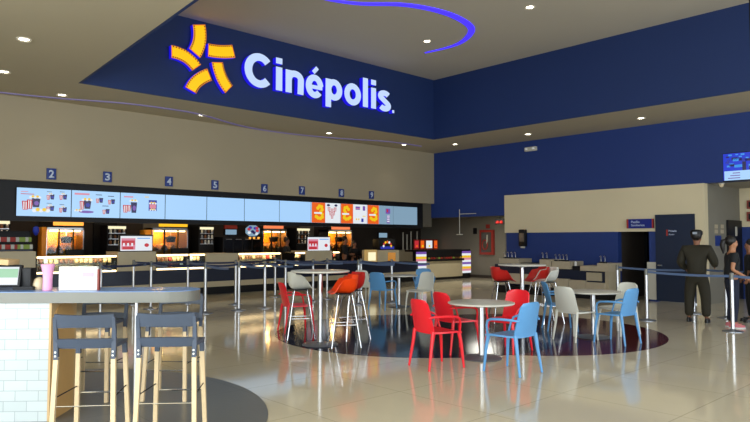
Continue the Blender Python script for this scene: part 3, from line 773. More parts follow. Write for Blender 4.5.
cooler(199, 214, 226.5, 252, 'drinks dispenser with cream lit top behind the short snack case')
cooler(296.5, 310, 228, 252, 'drinks dispenser with cream lit top behind the right monitor')
cooler(-14, 10.5, 220, 252, 'drinks dispenser with bright lit top at the left edge')
# nacho rack in the middle
x0, x1, z0, z1 = bx(223, 262, 237, 252)
t = thing('warming_oven', 'long dark warming oven with glass doors behind the counter', 'oven', (x0, YB, .95)); w = x1-x0; h = z1-.95
MB().bb((0, 0, 0), (w, .6, h), 'black', bevel=.01).build('oven_body', 'black', t)
for k in range(4):
    dr = MB().bb((.05+k*(w-.06)/4, -.012, .08), (k*(w-.06)/4+(w-.06)/4, 0, h-.06), 'glassdoor').build('oven_door', 'glassdoor', t, smooth=False)
    MB().tube([(.1+k*(w-.06)/4, -.04, h-.08), (k*(w-.06)/4+(w-.06)/4-.05, -.04, h-.08)], .012, 'steel').build('oven_handle', 'steel', dr)
x0, x1, z0, z1 = bx(230, 241, 229.5, 234.5)
t = thing('wall_screen', 'small pale blue wall screen above the dark oven', 'screen', (x0, YB+.3, z0)); w = x1-x0
MB().bb((-.03, 0, -.03), (w+.03, .08, z1-z0+.03), 'black').bb((-.03, .0, z1-z0+.03), (w+.03, .08, z1-z0+.15), 'snackred').build('screen_frame', 'black', t, smooth=False)
MB().bb((0, -.008, 0), (w, 0, z1-z0), 'screen_dim').build('screen_panel', 'screen_dim', t, smooth=False)
x0, x1, z0, z1 = bx(247.5, 261.5, 225, 236.5)
t = thing('octagonal_sign', 'pale eight-sided popcorn picture sign above the dark oven', 'sign', ((x0+x1)/2, YB+.1, (z0+z1)/2)); r = (x1-x0)/2; rz_ = (z1-z0)/2
mb = MB(); mb.slab([(r*1.04*math.cos(PI/8+PI/4*k), 0, rz_*1.04*math.sin(PI/8+PI/4*k)) for k in range(8)], (0, .05, 0), 'screen_dim'); mb.build('sign_board', 'screen_dim', t, smooth=False)
mb = MB()
for k in range(9): blob(mb, r*.6*math.cos(k*2.3), rz_*.55*math.sin(k*1.7), .07, .05, ['s_red', 's_blue', 's_navy', 's_white'][k % 4], -.008, 7)
mb.build('sign_picture', 's_red', t, smooth=False)
for k, u in enumerate((250, 254, 258.5)):
    p = PY(u, 239, YB-.05); o = MB().lathe([(0, 0), (.03, 0), (.04, .06), (0, .07)], (0, 0, 0), 'sign_orange', 10, False).build('warming_lamp', 'sign_orange', loc=p)
    tag(o, 'tiny orange warming lamp in the row under the octagonal sign', 'lamp', 'orange warming lamps')
# snack shelf at the left
x0, x1, z0, z1 = bx(-40, 30, 237, 253, YF+.6)
t = thing('snack_rack', 'tiered rack of red, green and white snack packets at the left edge', 'snack rack', (x0, YF+.3, 1.32)); w = x1-x0
MB().bb((0, .3, 0), (w, .34, .5), 'black').bb((0, 0, 0), (w, .34, .04), 'navy_panel').bb((0, .15, .2), (w, .34, .22), 'black').build('rack_body', 'black', t, smooth=False)
n = 22
for r in range(2):
    for k in range(n):
        x = w*(k+.5)/n; m = ('snackred' if (k+r) % 3 else 'snackwht') if k < n*.74 else ('snackgrn' if (k+r) % 3 else 'snackwht')
        packet((x0+x, YF+.3+.07+.13*r, 1.32+.04+.18*r), m, random.uniform(-.15, .15), ('red' if m == 'snackred' else 'green' if m == 'snackgrn' else 'white')+' snack packet on the %s tier of the rack at the left edge' % ('lower', 'upper')[r], 'snack packets on the rack')
p = PY(36, 231, YB)
o = MB().lathe([(0, -.13), (.05, -.09), (.085, .0), (.07, .1), (0, .14)], (0, 0, 0), 'cuppy', 12, False).tube([(0, 0, .13), (0, 0, 2.9-p.z-.02)], .006, 'black').build('hanging_balloon', 'cuppy', loc=p)
tag(o, 'deep blue rounded decoration hanging beside the left popcorn machine', 'decoration')
x0, x1, z0, z1 = bx(44.5, 47, 227, 252)
o = MB().bb((x0-.08, YB-.05, .95), (x1-.02, YB+.35, z1), 'amber', bevel=.02).build('cup_dispenser', 'amber'); tag(o, 'tall orange cup column left of the first popcorn machine', 'cup dispenser')
x0, x1, z0, z1 = bx(152, 158, 230, 248)
o = MB().bb((x0-.25, YB-.05, .95), (x0-.03, YB+.35, z1), 'amber', bevel=.02).build('cup_dispenser', 'amber'); tag(o, 'tall orange cup column right of the left order monitor', 'cup dispenser')
# kitchen wall panels to break the dark back
for k in range(12):
    x = xL+1.2+k*1.55
    struct(MB().bb((x, 20.14, .0), (x+.7, 20.2, 2.9), 'grey_wall' if k % 4 == 3 else 'black').build('wall_panel_%d' % k if 0 else 'wall_kitchen_panel', 'black', smooth=False))
# freezer display at right
x0, x1, z0, z1 = bx(378, 394.5, 239.5, 251, YF+.5)
t = thing('ice_cream_freezer', 'dark countertop unit with a bright arched picture, near the orange sign', 'freezer', (x0, YF+.45, 1.22)); w = x1-x0; h = .42
MB().bb((0, 0, 0), (w, .35, h), 'black', bevel=.02).build('cabinet_body', 'black', t)
mb = MB()
for k in range(7): a = PI*k/6; blob(mb, w/2+.2*math.cos(a), .14+.16*math.sin(a), .05, .05, ['s_yellow', 's_red', 's_white', 's_orange'][k % 4], -.01, 8)
rect(mb, .08, w-.08, .03, .13, 's_blue', -.01); mb.build('front_picture', 's_yellow', t, smooth=False)
x0, x1, z0, z1 = bx(379, 387, 233, 237.5, YB)
t = thing('wall_screen', 'small pale wall screen above the dark freezer', 'screen', (x0, YB, z0))
MB().bb((-.03, 0, -.03), (x1-x0+.03, .06, z1-z0+.03), 'black').build('screen_frame', 'black', t, smooth=False)
MB().bb((0, -.008, 0), (x1-x0, 0, z1-z0), 'screen_dim').build('screen_panel', 'screen_dim', t, smooth=False)
# cup tubes
for k, (u, v0, v1) in enumerate([(403, 233, 248), (407, 235, 246), (411, 232, 245), (417, 232, 239)]):
    a = PY(u, v0, YB+.2); b = PY(u, v1, YB+.2)
    o = MB().lathe([(0, 0), (.035, 0), (.05, .04), (.035, .06), (.035, a.z-1.165), (.05, a.z-1.145), (0, a.z-1.135)], (b.x, b.y, 1.165), 'conc', 12, False).build('cup_tube', 'conc')
    tag(o, ['pale cup tube on the wall, first right of the freezer', 'pale cup tube on the wall, second right of the freezer', 'pale cup tube on the wall, third right of the freezer', 'short pale cup tube nearest the red menu pictures'][k], 'cup dispenser', 'pale cup tubes')
# small red pictures
for k, (u0, u1) in enumerate([(414, 419.5), (420, 425), (425.5, 433), (433.5, 438), (441.5, 447)]):
    x0, x1, z0, z1 = bx(u0, u1, 239.5, 249.5, YB); 
    t = tag(MB().bb((0, 0, 0), (x1-x0-.02, .04, z1-z0), 'snackred').build('menu_card', 'snackred', loc=(x0, YB, z0), smooth=False),
            ['dark red menu card, leftmost of the row by the candy display', 'orange menu card, second of the row by the candy display', 'menu card with a white middle above the candy display', 'red and orange menu card, fourth of the row above the candy display', 'red menu card standing apart at the right end of the row'][k], 'menu card', 'red menu cards above the candy display')
    mb = MB(); rect(mb, .04, x1-x0-.06, .06, z1-z0-.05, ['s_red', 's_orange', 's_white', 's_orange', 's_red'][k], -.006)
    blob(mb, (x1-x0)/2, .15, .06, .05, ['s_orange', 's_yellow', 's_yellow', 's_red', 's_white'][k], -.012, 8); mb.build('card_picture', 's_red', t, smooth=False)
x0, x1, z0, z1 = bx(398, 420, 246, 252)
o = MB().bb((x0, YB, 0), (21.5, YB+.9, 1.16), 'panel_grey').build('side_cabinet', 'panel_grey', smooth=False); tag(o, 'grey cabinet under the red menu cards', 'cabinet')

# ------------------------------------------------------------------ corridor fittings
CX_ = 21.6
def onX(u0, u1, v0, v1, x):
    a = PX(u0, v0, x); b = PX(u1, v1, x); return a.y, b.y, PX(u0, v1, x).z, a.z
ya, yb, z0, z1 = onX(481, 495, 230, 254.5, CX_)
t = thing('fire_hose_cabinet', 'red fire hose cabinet with glass front on the grey wall', 'fire cabinet', (CX_, (ya+yb)/2, z0)); w = abs(ya-yb); h = z1-z0
MB().bb((-.12, -w/2, 0), (0, w/2, h), 'firered', bevel=.01).build('cabinet_frame', 'firered', t)
MB().bb((-.13, -w/2+.1, .1), (-.12, w/2-.1, h-.1), 'fireglass').build('glass_door', 'fireglass', t, smooth=False)
MB().tube([(-.145, .05+.13*math.cos(a), h*.4+.2*math.sin(a)) for a in [k*PI/8 for k in range(16)]], .025, 'firered', closed=True).tube([(-.145, -.05, h*.45), (-.145, -.08, h*.8)], .03, 'conc').build('hose', 'firered', t)
ya, yb, z0, z1 = onX(486, 490, 224.5, 228.5, CX_)
o = MB().bb((CX_-.02, yb, z0), (CX_, ya, z1), 'firered').build('fire_plate', 'firered', smooth=False); tag(o, 'small red plate above the fire hose cabinet', 'sign')
ya, yb, z0, z1 = onX(473.5, 477, 228, 234, CX_)
o = MB().bb((CX_-.03, yb, z0), (CX_, ya, z1), 'black').build('notice_plate', 'black', smooth=False); tag(o, 'small black notice plate left of the fire hose cabinet', 'sign')
p = PX(500, 222, 20.5)
t = thing('exit_light', 'red glowing exit lamp under the corridor ceiling', 'exit lamp', p)
MB().bb((-.05, -.22, -.1), (.05, .22, .12), 'black').tube([(0, 0, .12), (0, 0, 2.6-p.z)], .015, 'black').build('lamp_housing', 'black', t, smooth=False)
MB().lathe([(0, -.05), (.06, -.05), (.06, .03), (0, .06)], (-.06, .08, 0), 'exitred', 12, False).lathe([(0, -.05), (.06, -.05), (.06, .03), (0, .06)], (-.06, -.1, 0), 'exitred', 12, False).build('lamp_glow', 'exitred', t)
# hanging thin metal frame sign
p = PX(459.5, 209.5, 16.4); p2 = PX(459.5, 234, 16.4); q = PX(476, 213.5, 16.4)
p = PZ(460, 250, 1.15)
t = thing('hanging_bracket', 'thin pale pole with short arm in front of the blue wall', 'bracket', (16.4, PX(459.5, 209.5, 16.4).y, 0))
zt_ = PX(459.5, 209.5, 16.4).z; zb_ = PX(459.5, 234, 16.4).z
MB().tube([(0, 0, zb_), (0, 0, zt_)], .012, 'conc').bb((-.02, -.12, zb_-.03), (.02, .12, zb_), 'conc').build('pole', 'conc', t)
MB().bb((-.01, q.y-t.location.y, q.z-.008), (.01, 0, q.z+.012), 'conc').build('arm', 'conc', t, smooth=False)

# wall devices
ya, yb, z0, z1 = onX(520.5, 527.5, 229.5, 248, XW)
t = thing('soap_dispenser', 'dark wall dispenser on the blue dado, left of the condiment counter', 'dispenser', (XW, (ya+yb)/2, z0)); w = abs(ya-yb); h = z1-z0
MB().bb((-.12, -w/2, .05), (0, w/2, h), 'black', bevel=.03).build('dispenser_body', 'black', t)
MB().bb((-.14, -w/2+.04, h*.35), (-.12, w/2-.04, h*.8), 'fireglass').build('dispenser_window', 'fireglass', t, smooth=False)
MB().bb((-.1, -w/4, 0), (-.03, w/4, .05), 'conc').build('nozzle', 'conc', t, smooth=False)
ya, yb, z0, z1 = onX(526, 537.5, 147.5, 152, XW)
t = thing('emergency_light', 'small white emergency light box high on the blue wall', 'emergency light', (XW, (ya+yb)/2, z0)); w = abs(ya-yb)
MB().bb((-.1, -w/2, 0), (0, w/2, .13), 'conc', bevel=.02).build('light_housing', 'conc', t)
MB().lathe([(0, 0), (.04, 0), (.04, .05), (0, .06)], (-.12, -w*.3, .04), 'paper', 12, False).lathe([(0, 0), (.04, 0), (.04, .05), (0, .06)], (-.12, w*.3, .04), 'paper', 12, False).build('light_heads', 'paper', t)
ya, yb, z0, z1 = onX(627, 654, 219.3, 228.5, XW-.05)
t = thing('direction_sign', 'navy direction board with pale lettering above the dark passage', 'sign', (XW-.02, (ya+yb)/2, z0)); w = abs(ya-yb); h = z1-z0
MB().bb((-.06, -w/2, 0), (0, w/2, h), 'signnavy').bb((-.065, w/2-.05, 0), (-.0, w/2, h), 'firered').bb((-.065, -w/2, 0), (0, -w/2+.04, h), 'firered').build('sign_board', 'signnavy', t, smooth=False)
put_text('sign_text', 'Pasillo', (XW-.09, ya-.13, z0+h*.56), (0, -1, 0), (0, 0, 1), w*.32, h*.26, .006, 'signtext', parent=t)
put_text('sign_text', 'Sanitarios', (XW-.09, ya-.13, z0+h*.22), (0, -1, 0), (0, 0, 1), w*.5, h*.24, .006, 'signtext', parent=t)
# notices and blue poster on the side face
def onY(u0, u1, v0, v1, y):
    a = PY(u0, v0, y); b = PY(u1, v1, y); return a.x, b.x, PY(u0, v1, y).z, a.z
YG = 5.95
for k, (u, v) in enumerate([(716, 226.5), (722, 226.5), (716, 231.5), (722, 231.5)]):
    a = PY(u, v, YG); o = MB().bb((a.x-.1, YG-.012, a.z-.05), (a.x+.1, YG, a.z+.05), 'panel_grey').build('wall_notice', 'panel_grey', smooth=False)
    tag(o, ['small grey notice, upper left of the four above the blue poster', 'small grey notice, upper right of the four above the blue poster', 'small grey notice, lower left of the four above the blue poster', 'small grey notice, lower right of the four above the blue poster'][k], 'notice', 'grey wall notices')
x0, x1, z0, z1 = onY(715, 721, 235.5, 246, YG)
o = MB().bb((x0, YG-.012, z0), (x1, YG, z1), 'numblue').build('wall_poster', 'numblue', smooth=False); tag(o, 'blue poster on the grey side wall beside the guard', 'poster')
for k, (v0, v1) in enumerate([(200.5, 209), (212, 221.5)]):
    ya, yb, z0, z1 = onX(747, 756, v0, v1, 19.1)
    t = MB().bb((19.06, yb, z0), (19.1, ya, z1), 'spine').build('picture_frame', 'spine', smooth=False); tag(t, ['upper dark framed poster at the right edge', 'lower dark framed poster at the right edge'][k], 'poster', 'framed posters at the right edge')
    MB().bb((19.05, yb+.05, z0+.05), (19.06, ya-.05, z1-.05), 'black').build('poster_print', 'black', t, smooth=False)
p = PX(721.5, 187.5, XW+.3)
t = thing('dome_camera', 'small pale dome camera under the corridor ceiling below the television', 'camera', (p.x, p.y, 3.0))
MB().lathe([(.07, 0), (.07, -.03), (0, -.03)], (0, 0, 0), 'conc', 16, False).build('mount', 'conc', t); MB().lathe([(.055, -.03), (.05, -.07), (.03, -.1), (0, -.11)], (0, 0, 0), 'cream_c', 16, False).build('dome', 'cream_c', t)
# television
tvx = 12.5; tw = .98
a = PX(722.3, 153.5, tvx); b = PX(722.5, 182, tvx)
t = thing('television', 'flat television with a blue concert picture hanging from the ceiling', 'television', (tvx, a.y-tw/2, b.z)); hh = a.z-b.z
MB().bb((0, -tw/2, 0), (.05, tw/2, hh), 'black', bevel=.006).build('tv_case', 'black', t)
MB().bb((-.006, -tw/2+.012, .02), (0, tw/2-.012, hh-.015), 'tv_blue').build('tv_screen', 'tv_blue', t, smooth=False)
mb = MB()
def rectX(y0, y1, z0, z1, m, x): mb.slab([(x, y0, z0), (x, y1, z0), (x, y1, z1), (x, y0, z1)], (.004, 0, 0), m)
rectX(-tw/2+.012, tw/2-.03, .02, hh*.36, 'screen', -.012)
for k in range(40):
    yy = random.uniform(-tw/2+.08, tw/2-.08); zz = hh*random.uniform(.48, .92); s = random.uniform(.02, .05); rectX(yy-s, yy+s, zz-s*.5, zz+s*.5, random.choice(['tv_cyan', 'tv_cyan', 's_blue', 's_navy']), -.011)
rectX(.1, .16, hh*.36, hh*.66, 's_navy', -.017); rectX(-.04, .05, hh*.37, hh*.5, 's_navy', -.017)
for k in range(3): rectX(.2, .4-.04*k, .05+.045*k, .065+.045*k, 's_purple', -.017)
mb.build('tv_picture', 'tv_blue', t, smooth=False)
MB().tube([(.05, 0, hh*.5), (.12, 0, hh*.5), (.12, 0, ZT-b.z)], .025, 'black').build('ceiling_pole', 'black', t)

# ------------------------------------------------------------------ condiment counter
CXF = 15.95; CY0, CY1 = 8.0, 11.85
t = thing('condiment_counter', 'long condiment counter of pale oak boxes and navy recesses along the blue wall', 'counter', (0, 0, 0))
MB().bb((CXF+.08, CY0+.2, .0), (XW, CY1, .22), 'black').build('plinth', 'black', t, smooth=False)
MB().bb((CXF+.02, CY0+.2, .45), (XW, CY1, .78), 'navy_panel').bb((CXF+.04, CY0+.2, .76), (XW, CY1, .86), 'navy_panel').build('recess', 'navy_panel', t, smooth=False)
MB().bb((CXF, CY0+.15, .2), (XW, CY0+.25, .97), 'panel_grey').build('end_panel', 'panel_grey', t, smooth=False)
def oy(u): return PX(u, 262, CXF-.08).y
for u0, u1, z0, z1 in [(499, 518, .9, 1.04), (539.5, 551, .84, 1.04), (552, 570, .79, 1.0), (580, 597, .76, .9), (597, 609, .76, .98)]:
    MB().bb((CXF-.08, oy(u1), z0), (XW-.006, oy(u0), z1), 'light_wood', bevel=.004).build('upper_box', 'light_wood', t, smooth=False)
for u0, u1, z0, z1 in [(492, 530, .3, .6), (530, 568, .26, .52), (568, 585, .24, .5), (585, 604, .2, .46)]:
    MB().bb((CXF-.08, oy(u1), z0), (CXF+.3, oy(u0)-.01, z1), 'light_wood', bevel=.004).build('lower_box', 'light_wood', t, smooth=False)
for u in (592,): MB().bb((CXF-.02, oy(600), .5), (CXF+.02, oy(585), .72), 'panel_grey').build('niche_panel', 'panel_grey', t, smooth=False)
for a_ in ((oy(580), oy(571), .76, .88), (oy(539), oy(519), .86, .92)): MB().bb((CXF, a_[0], a_[2]), (XW-.006, a_[1], a_[3]), 'black').build('tray', 'black', t, smooth=False)
pump = None
for (u, z), lb in zip([(505, 1.04), (508.5, 1.04), (512, 1.04), (515.5, 1.04), (543, 1.04), (547, 1.04), (556, 1.0), (560, 1.0), (563.5, 1.0), (567, 1.0), (601, .98), (605, .98)],
                     ['sauce pump, first of the four on the left box', 'sauce pump, second of the four on the left box', 'sauce pump, third of the four on the left box', 'sauce pump, last of the four on the left box', 'sauce pump, left of the pair behind the red stool',
                      'sauce pump, right of the pair behind the red stool', 'sauce pump, first of the four on the middle box', 'sauce pump, second of the four on the middle box', 'sauce pump, third of the four on the middle box', 'sauce pump, last of the four on the middle box',
                      'sauce pump, left of the pair at the counter right end', 'sauce pump, right of the pair at the counter right end']):
    y = PX(u, 258, CXF+.1).y
    if pump is None:
        pump = thing('sauce_pump', lb, 'sauce pump', group='sauce pumps on the condiment counter')
        MB().lathe([(0, 0), (.05, 0), (.05, .03), (.02, .04), (0, .04)], (0, 0, 0), 'black', 12, False).build('collar', 'black', pump)
        MB().tube([(0, 0, .03), (0, 0, .17), (-.02, 0, .19), (-.07, 0, .17)], .009, 'steel').build('spout', 'steel', pump)
    place(pump, USED, (CXF+.1, y, z), 0, 'thin steel '+lb, 'sauce pumps on the condiment counter')
p = PX(575.5, 262, CXF+.1)
o = MB().lathe([(0, 0), (.03, 0), (.035, .1), (.02, .12), (0, .13)], (0, 0, 0), 'paper', 12, False).build('sauce_bottle', 'paper', loc=(CXF+.1, p.y, .88)); tag(o, 'small white bottle in the gap of the condiment counter', 'bottle')

# ------------------------------------------------------------------ tables
tproto = {}
def table(kind, x, y, label):
    h = .755 if kind == 'low' else 1.13
    if kind not in tproto:
        t = thing('cafe_table' if kind == 'low' else 'high_table', label, 'table')
        R_ = .45
        MB().lathe([(0, h-.028), (R_-.02, h-.028), (R_-.003, h-.02), (R_, h-.012), (R_-.003, h-.003), (R_-.012, h), (0, h)], (0, 0, 0), None, 48, False).build('tabletop', 'table_top', t)
        MB().lathe([(.0, .0), (.27, 0), (.275, .008), (.26, .018), (.06, .035), (.05, .05), (0, .05)], (0, 0, 0), None, 40, False).build('base', 'base_grey', t)
        MB().tube([(0, 0, .04), (0, 0, h-.04)], .038, seg=20).lathe([(.04, h-.06), (.14, h-.03), (0, h-.028)], (0, 0, 0), None, 20, True).build('column', 'steel', t)
        tproto[kind] = t
    place(tproto[kind], USED, (x, y, 0.003), 0, label, 'round pedestal tables')
T1 = PZ(320, 345); T2 = PZ(481.5, 358.5); T3 = PZ(593.5, 337.5); T4 = PZ(522, 264.5, 1.13); T5 = PZ(399, 306.8)
table('high', T1.x, T1.y, 'tall round table with white and orange high stools, left of centre')
table('high', T4.x, T4.y, 'tall round table in front of the condiment counter')
table('low', T2.x, T2.y, 'low round table with three red chairs and one blue')
table('low', T3.x, T3.y, 'low round table on the maroon floor disc, between white and blue chairs')
table('low', T5.x, T5.y, 'low round table farthest back, beside the orange signed stanchion')

# ------------------------------------------------------------------ chairs
def se(t, p):          # signed power
    return math.copysign(abs(t)**p, t)
def chair_proto(m, arms=True):
    t = thing('armchair' if arms else 'side_chair', 'x', 'chair')
    # local: +Y front.  seat centre at origin, seat z .45
    def seat(a, b):
        x = (a-.5)*2; y = (b-.5)*2
        rx = .235*(1-.05*y*-1); 
        # square-to-rounded-square
        k = 1-.06*(x*x*y*y)
        px = x*rx*k; py = y*.225*k
        return (px, py, .445-.018*(1-x*x)*(1-y*y)-.02*max(0, y-.6)*1.5+.006*x*x)
    MB().grid(seat, 12, 12, .022, m).build('seat', m, t)
    def back(a, b):
        x = (a-.5)*2; v = b
        top = .86; z = .455+(top-.455)*v
        wv = .218-.032*v
        if v > .8: s = (v-.8)/.2; wv *= (1-.2*s**3.5)
        zz = z-(.02*abs(x)**4)*(v**6)
        y = -.222-.10*v-.01*v*v+.045*x*x*(.5+.5*v)
        return (x*wv, y, zz)
    MB().grid(back, 14, 20, .016, m).build('backrest', m, t)
    r0, r1 = .021, .014
    for sx in (-1, 1):
        MB().tube([(sx*.2, .185, .44), (sx*.215, .21, .3), (sx*.235, .235, 0)], [r0*1.15, r0, r1], m, 10).build('leg', m, t)
        MB().tube([(sx*.2, -.21, .47), (sx*.205, -.235, .3), (sx*.225, -.285, 0)], [r0*1.15, r0, r1], m, 10).build('leg', m, t)
        if arms:
            MB().tube([(sx*.2, -.268, .64), (sx*.245, -.22, .652), (sx*.275, -.05, .655), (sx*.272, .09, .645), (sx*.262, .15, .62), (sx*.245, .178, .56), (sx*.215, .19, .45)], [.012, .015, .016, .016, .015, .014, .014], m, 10).build('armrest', m, t)
    return t
CP = {c: chair_proto(m, arms) for c, m, arms in (('red', 'red', True), ('blue', 'lblue', True), ('white', 'white_pl', False))}
def chair(kind, u, v, face, label, off=(0, 0)):
    p = PZ(u, v); place(CP[kind], USED, (p.x+off[0], p.y+off[1], .003), head(*face), label, 'plastic cafe chairs')
def chair_at(kind, x, y, face, label): place(CP[kind], USED, (x, y, .003), head(*face), label, 'plastic cafe chairs')
chair_at('red', 6.1, 5.42, (.96, -.22), 'red armchair seen from behind, nearest left of the low table')
chair('red', 457, 351.5, (.97, -.22), 'red armchair behind the left side of the low table')
chair('red', 508, 351, (-1, -.05), 'red armchair behind the blue chair, right of the low table')
chair_at('blue', 6.52, 4.6, (.02, 1), 'light blue armchair nearest the viewer, back turned')
chair_at('white', 9.34, 5.34, (1, -.17), 'white armless chair left of the table on the maroon disc')
chair_at('blue', 9.52, 4.76, (.08, 1), 'light blue armchair right of the table on the maroon disc')
chair('white', 618, 334, (-1, .2), 'white chair behind the right blue armchair on the maroon disc')
chair('blue', 561, 330, (.7, -.7), 'light blue armchair behind the white chair, below the tall table')
chair('white', 368, 304.5, (.9, .2), 'white chair left of the farthest table, behind a blue one')
chair('blue', 383, 309, (.9, .25), 'blue armchair left of the farthest low table')
chair('white', 420, 310.5, (-1, -.1), 'white chair right of the farthest low table')
chair('blue', 424, 303, (-.6, -.6), 'blue armchair mostly hidden behind the white chair by the farthest table')
chair('red', 297, 331, (.9, -.3), 'red armchair left of the white high stool')

# high stools
def high_proto(m):
    t = thing('high_stool', 'x', 'high stool')
    def shell(a, b):
        x = (a-.5)*2; s = b*1.0
        # profile from front lip to top of back
        prof = [(.23, .79), (.19, .81), (.08, .80), (-.07, .795), (-.14, .81), (-.18, .86), (-.2, .95), (-.21, 1.07)]
        k = s*(len(prof)-1); i = min(int(k), len(prof)-2); f = k-i
        y = prof[i][0]*(1-f)+prof[i+1][0]*f; z = prof[i][1]*(1-f)+prof[i+1][1]*f
        w = .205 if s < .85 else .205-.03*((s-.85)/.15)**2
        if s < .2: w = .225-.035*((.2-s)/.2)**2
        q_ = min(1, max(0, (s-.12)/.25)); ze = .8+.21*q_*q_*(3-2*q_)+.05*max(0, s-.5)
        zz = z+max(0, ze-z)*abs(x)**1.8; yy = y+(.12*abs(x)**2.5 if s > .55 else .12*abs(x)**2.5*max(0, (s-.3)/.25))
        return (x*w, yy, zz)
    MB().grid(shell, 14, 24, .012, m).build('seat_shell', m, t)
    for sx in (-1, 1):
        for sy in (-1, 1):
            MB().tube([(sx*.1, sy*.1, .79), (sx*.14, sy*.14, .55), (sx*.22, sy*.22, .0)], .009, 'chrome', 8).build('leg', 'chrome', t)
    fr = MB(); q = .173
    fr.tube([(-q, -q, .33), (q, -q, .33), (q, q, .33), (-q, q, .33)], .008, 'chrome', 8, closed=True); fr.build('footrest', 'chrome', t)
    br = MB(); z0, z1 = .6, .77
    for a, b in (((-.13, -.13), (.1, -.1)), ((.13, -.13), (-.1, -.1)), ((-.13, .13), (.1, .1)), ((.13, .13), (-.1, .1))): br.tube([(a[0], a[1], z0), (b[0], b[1], z1)], .005, 'chrome', 6)
    br.bb((-.12, -.12, .775), (.12, .12, .79), 'black'); br.build('brace', 'chrome', t)
    return t
HP = {c: high_proto(m) for c, m in (('white', 'white_pl'), ('orange', 'orange'), ('redh', 'red_dk'))}
def hstool(kind, u, v, face, label):
    p = PZ(u, v); place(HP[kind], USED, (p.x, p.y, .003), head(*face), label, 'shell high stools')
hstool('white', 300, 338, (1, -.6), 'white high stool at the left of the tall round table')
hstool('orange', 344, 346, (-.85, .5), 'orange high stool in front right of the tall round table')
hstool('redh', 352, 339, (-.9, .2), 'red high stool directly behind the orange one')
hstool('redh', 502, 322, (.8, -.6), 'red high stool at the left of the far tall table')
hstool('redh', 539, 322, (-.8, .5), 'red high stool at the right of the far tall table')
hstool('white', 548, 323, (-.8, .4), 'white high stool behind the red one by the far tall table')

# ------------------------------------------------------------------ stanchions
st = None
def stanchion(pos, label, belt=None, h=1.0, bm_='belt', dz=0):
    global st
    if st is None:
        st = thing('stanchion', label, 'stanchion')
        MB().lathe([(0, 0), (.17, 0), (.17, .012), (.05, .03), (.03, .05), (0, .05)], (0, 0, 0), None, 32, False).build('base', 'base_grey', st)
        MB().tube([(0, 0, .03), (0, 0, .93)], .032, seg=16).build('post', 'steel', st)
        MB().lathe([(.036, .9), (.036, 1.0), (.03, 1.02), (0, 1.025)], (0, 0, 0), None, 20, True).build('belt_head', 'steel_edge', st)
    o = place(st, USED, (pos.x, pos.y, 0), 0, label, 'queue stanchions')
    o.scale = (1, 1, 1.08 if pos.y > 10 else 1)
    if belt:
        for q in belt:
            d = Vector((q.x-pos.x, q.y-pos.y, 0)); n = Vector((-d.y, d.x, 0)).normalized()*.003
            mb = MB(); N = 6; A = []
            top = []; bot = []
            for k in range(N+1):
                s = k/N; sag = -.02*4*s*(1-s); p = d*(.03/d.length+s*(1-.06/d.length)); top.append(p+Vector((0, 0, .985+sag))); bot.append(p+Vector((0, 0, .942+sag)))
            mb.slab(top+bot[::-1], n*2, bm_); mb.build('belt', bm_, o, smooth=False)
    return o
R1 = PZ(647, 320.5); R2 = PZ(733, 331.5); R3 = PZ(694, 313.5); R4 = PZ(726.5, 318); R5 = PZ(747, 312)
s_ = stanchion(R1, 'steel stanchion starting the belt line right of the maroon disc', [R2], bm_='belt_lt')
stanchion(R2, 'steel stanchion in front of the woman in black', [PZ(800, 338)], bm_='belt_lt')
stanchion(R3, 'steel stanchion in front of the guard in olive')
stanchion(R4, 'slim steel stanchion left of the woman in black')
stanchion(PZ(618, 309), 'pale steel stanchion at the right end of the condiment counter')
LA = PZ(205, 313.5); LB = PZ(264.7, 308.5); LC = PZ(235.5, 304.5); LD = PZ(275, 297); LE = PZ(187.5, 303.5); LF = PZ(238.7, 310.5)
LG = PZ(285.3, 304.5); LH = PZ(358.5, 304.5); LI = PZ(391.8, 302.5); LJ = PZ(150.5, 309); LK = PZ(133, 304.5); LM = PZ(100, 315.5); LN = PZ(313, 301.5); LO = PZ(327, 299); LP = PZ(361, 300.5)
stanchion(LJ, 'steel stanchion rising behind the right bar stool back', [LA])
stanchion(LA, 'steel stanchion standing just right of the round bar end', [LF])
stanchion(LF, 'steel stanchion, right one of the close pair left of the chairs', [LB])
stanchion(LB, 'steel stanchion nearest left of the red armchair', [LG])
stanchion(LG, 'steel stanchion behind the white high stool', [LH])
stanchion(LH, 'steel stanchion behind the red high stool, left of the pair', [LI])
tI = stanchion(LI, 'steel stanchion topped by a small orange sign')
stanchion(LM, 'steel stanchion behind the white box on the bar', [LJ])
stanchion(LK, 'steel stanchion between the two bar stools in the far queue line', [LE])
stanchion(LE, 'steel stanchion above the round bar end in the far queue line', [LC])
stanchion(LC, 'steel stanchion, left one of the close pair left of the chairs', [LD])
stanchion(LD, 'steel stanchion behind the red armchair in the far queue line', [LN])
stanchion(LN, 'steel stanchion behind the tall table, left of its column', [LO])
stanchion(LO, 'steel stanchion behind the tall table, right of its column', [LP])
stanchion(LP, 'steel stanchion behind the red high stool, right of the pair')
o = MB().box((0, 0, .13), (.2, .02, .24), 'amber', rz=-.8, bevel=.004).tube([(0, 0, 0), (0, 0, .03)], .015, 'steel').build('small_sign', 'amber', loc=(LI.x, LI.y, 1.025)); tag(o, 'small orange sign panel on top of a stanchion', 'sign')

# ------------------------------------------------------------------ bar with brick front
dirx = Vector((.765, -.644, 0)).normalized(); away = Vector((.644, .765, 0)).normalized()
ZB_ = 1.14
cor = PZ(52, 303.5, 1.035)              # top front right corner of the brick body
bar = thing('bar_counter', 'white brick fronted bar with steel edged top at the left', 'bar counter', (cor.x, cor.y, 0), math.atan2(dirx.y, dirx.x))
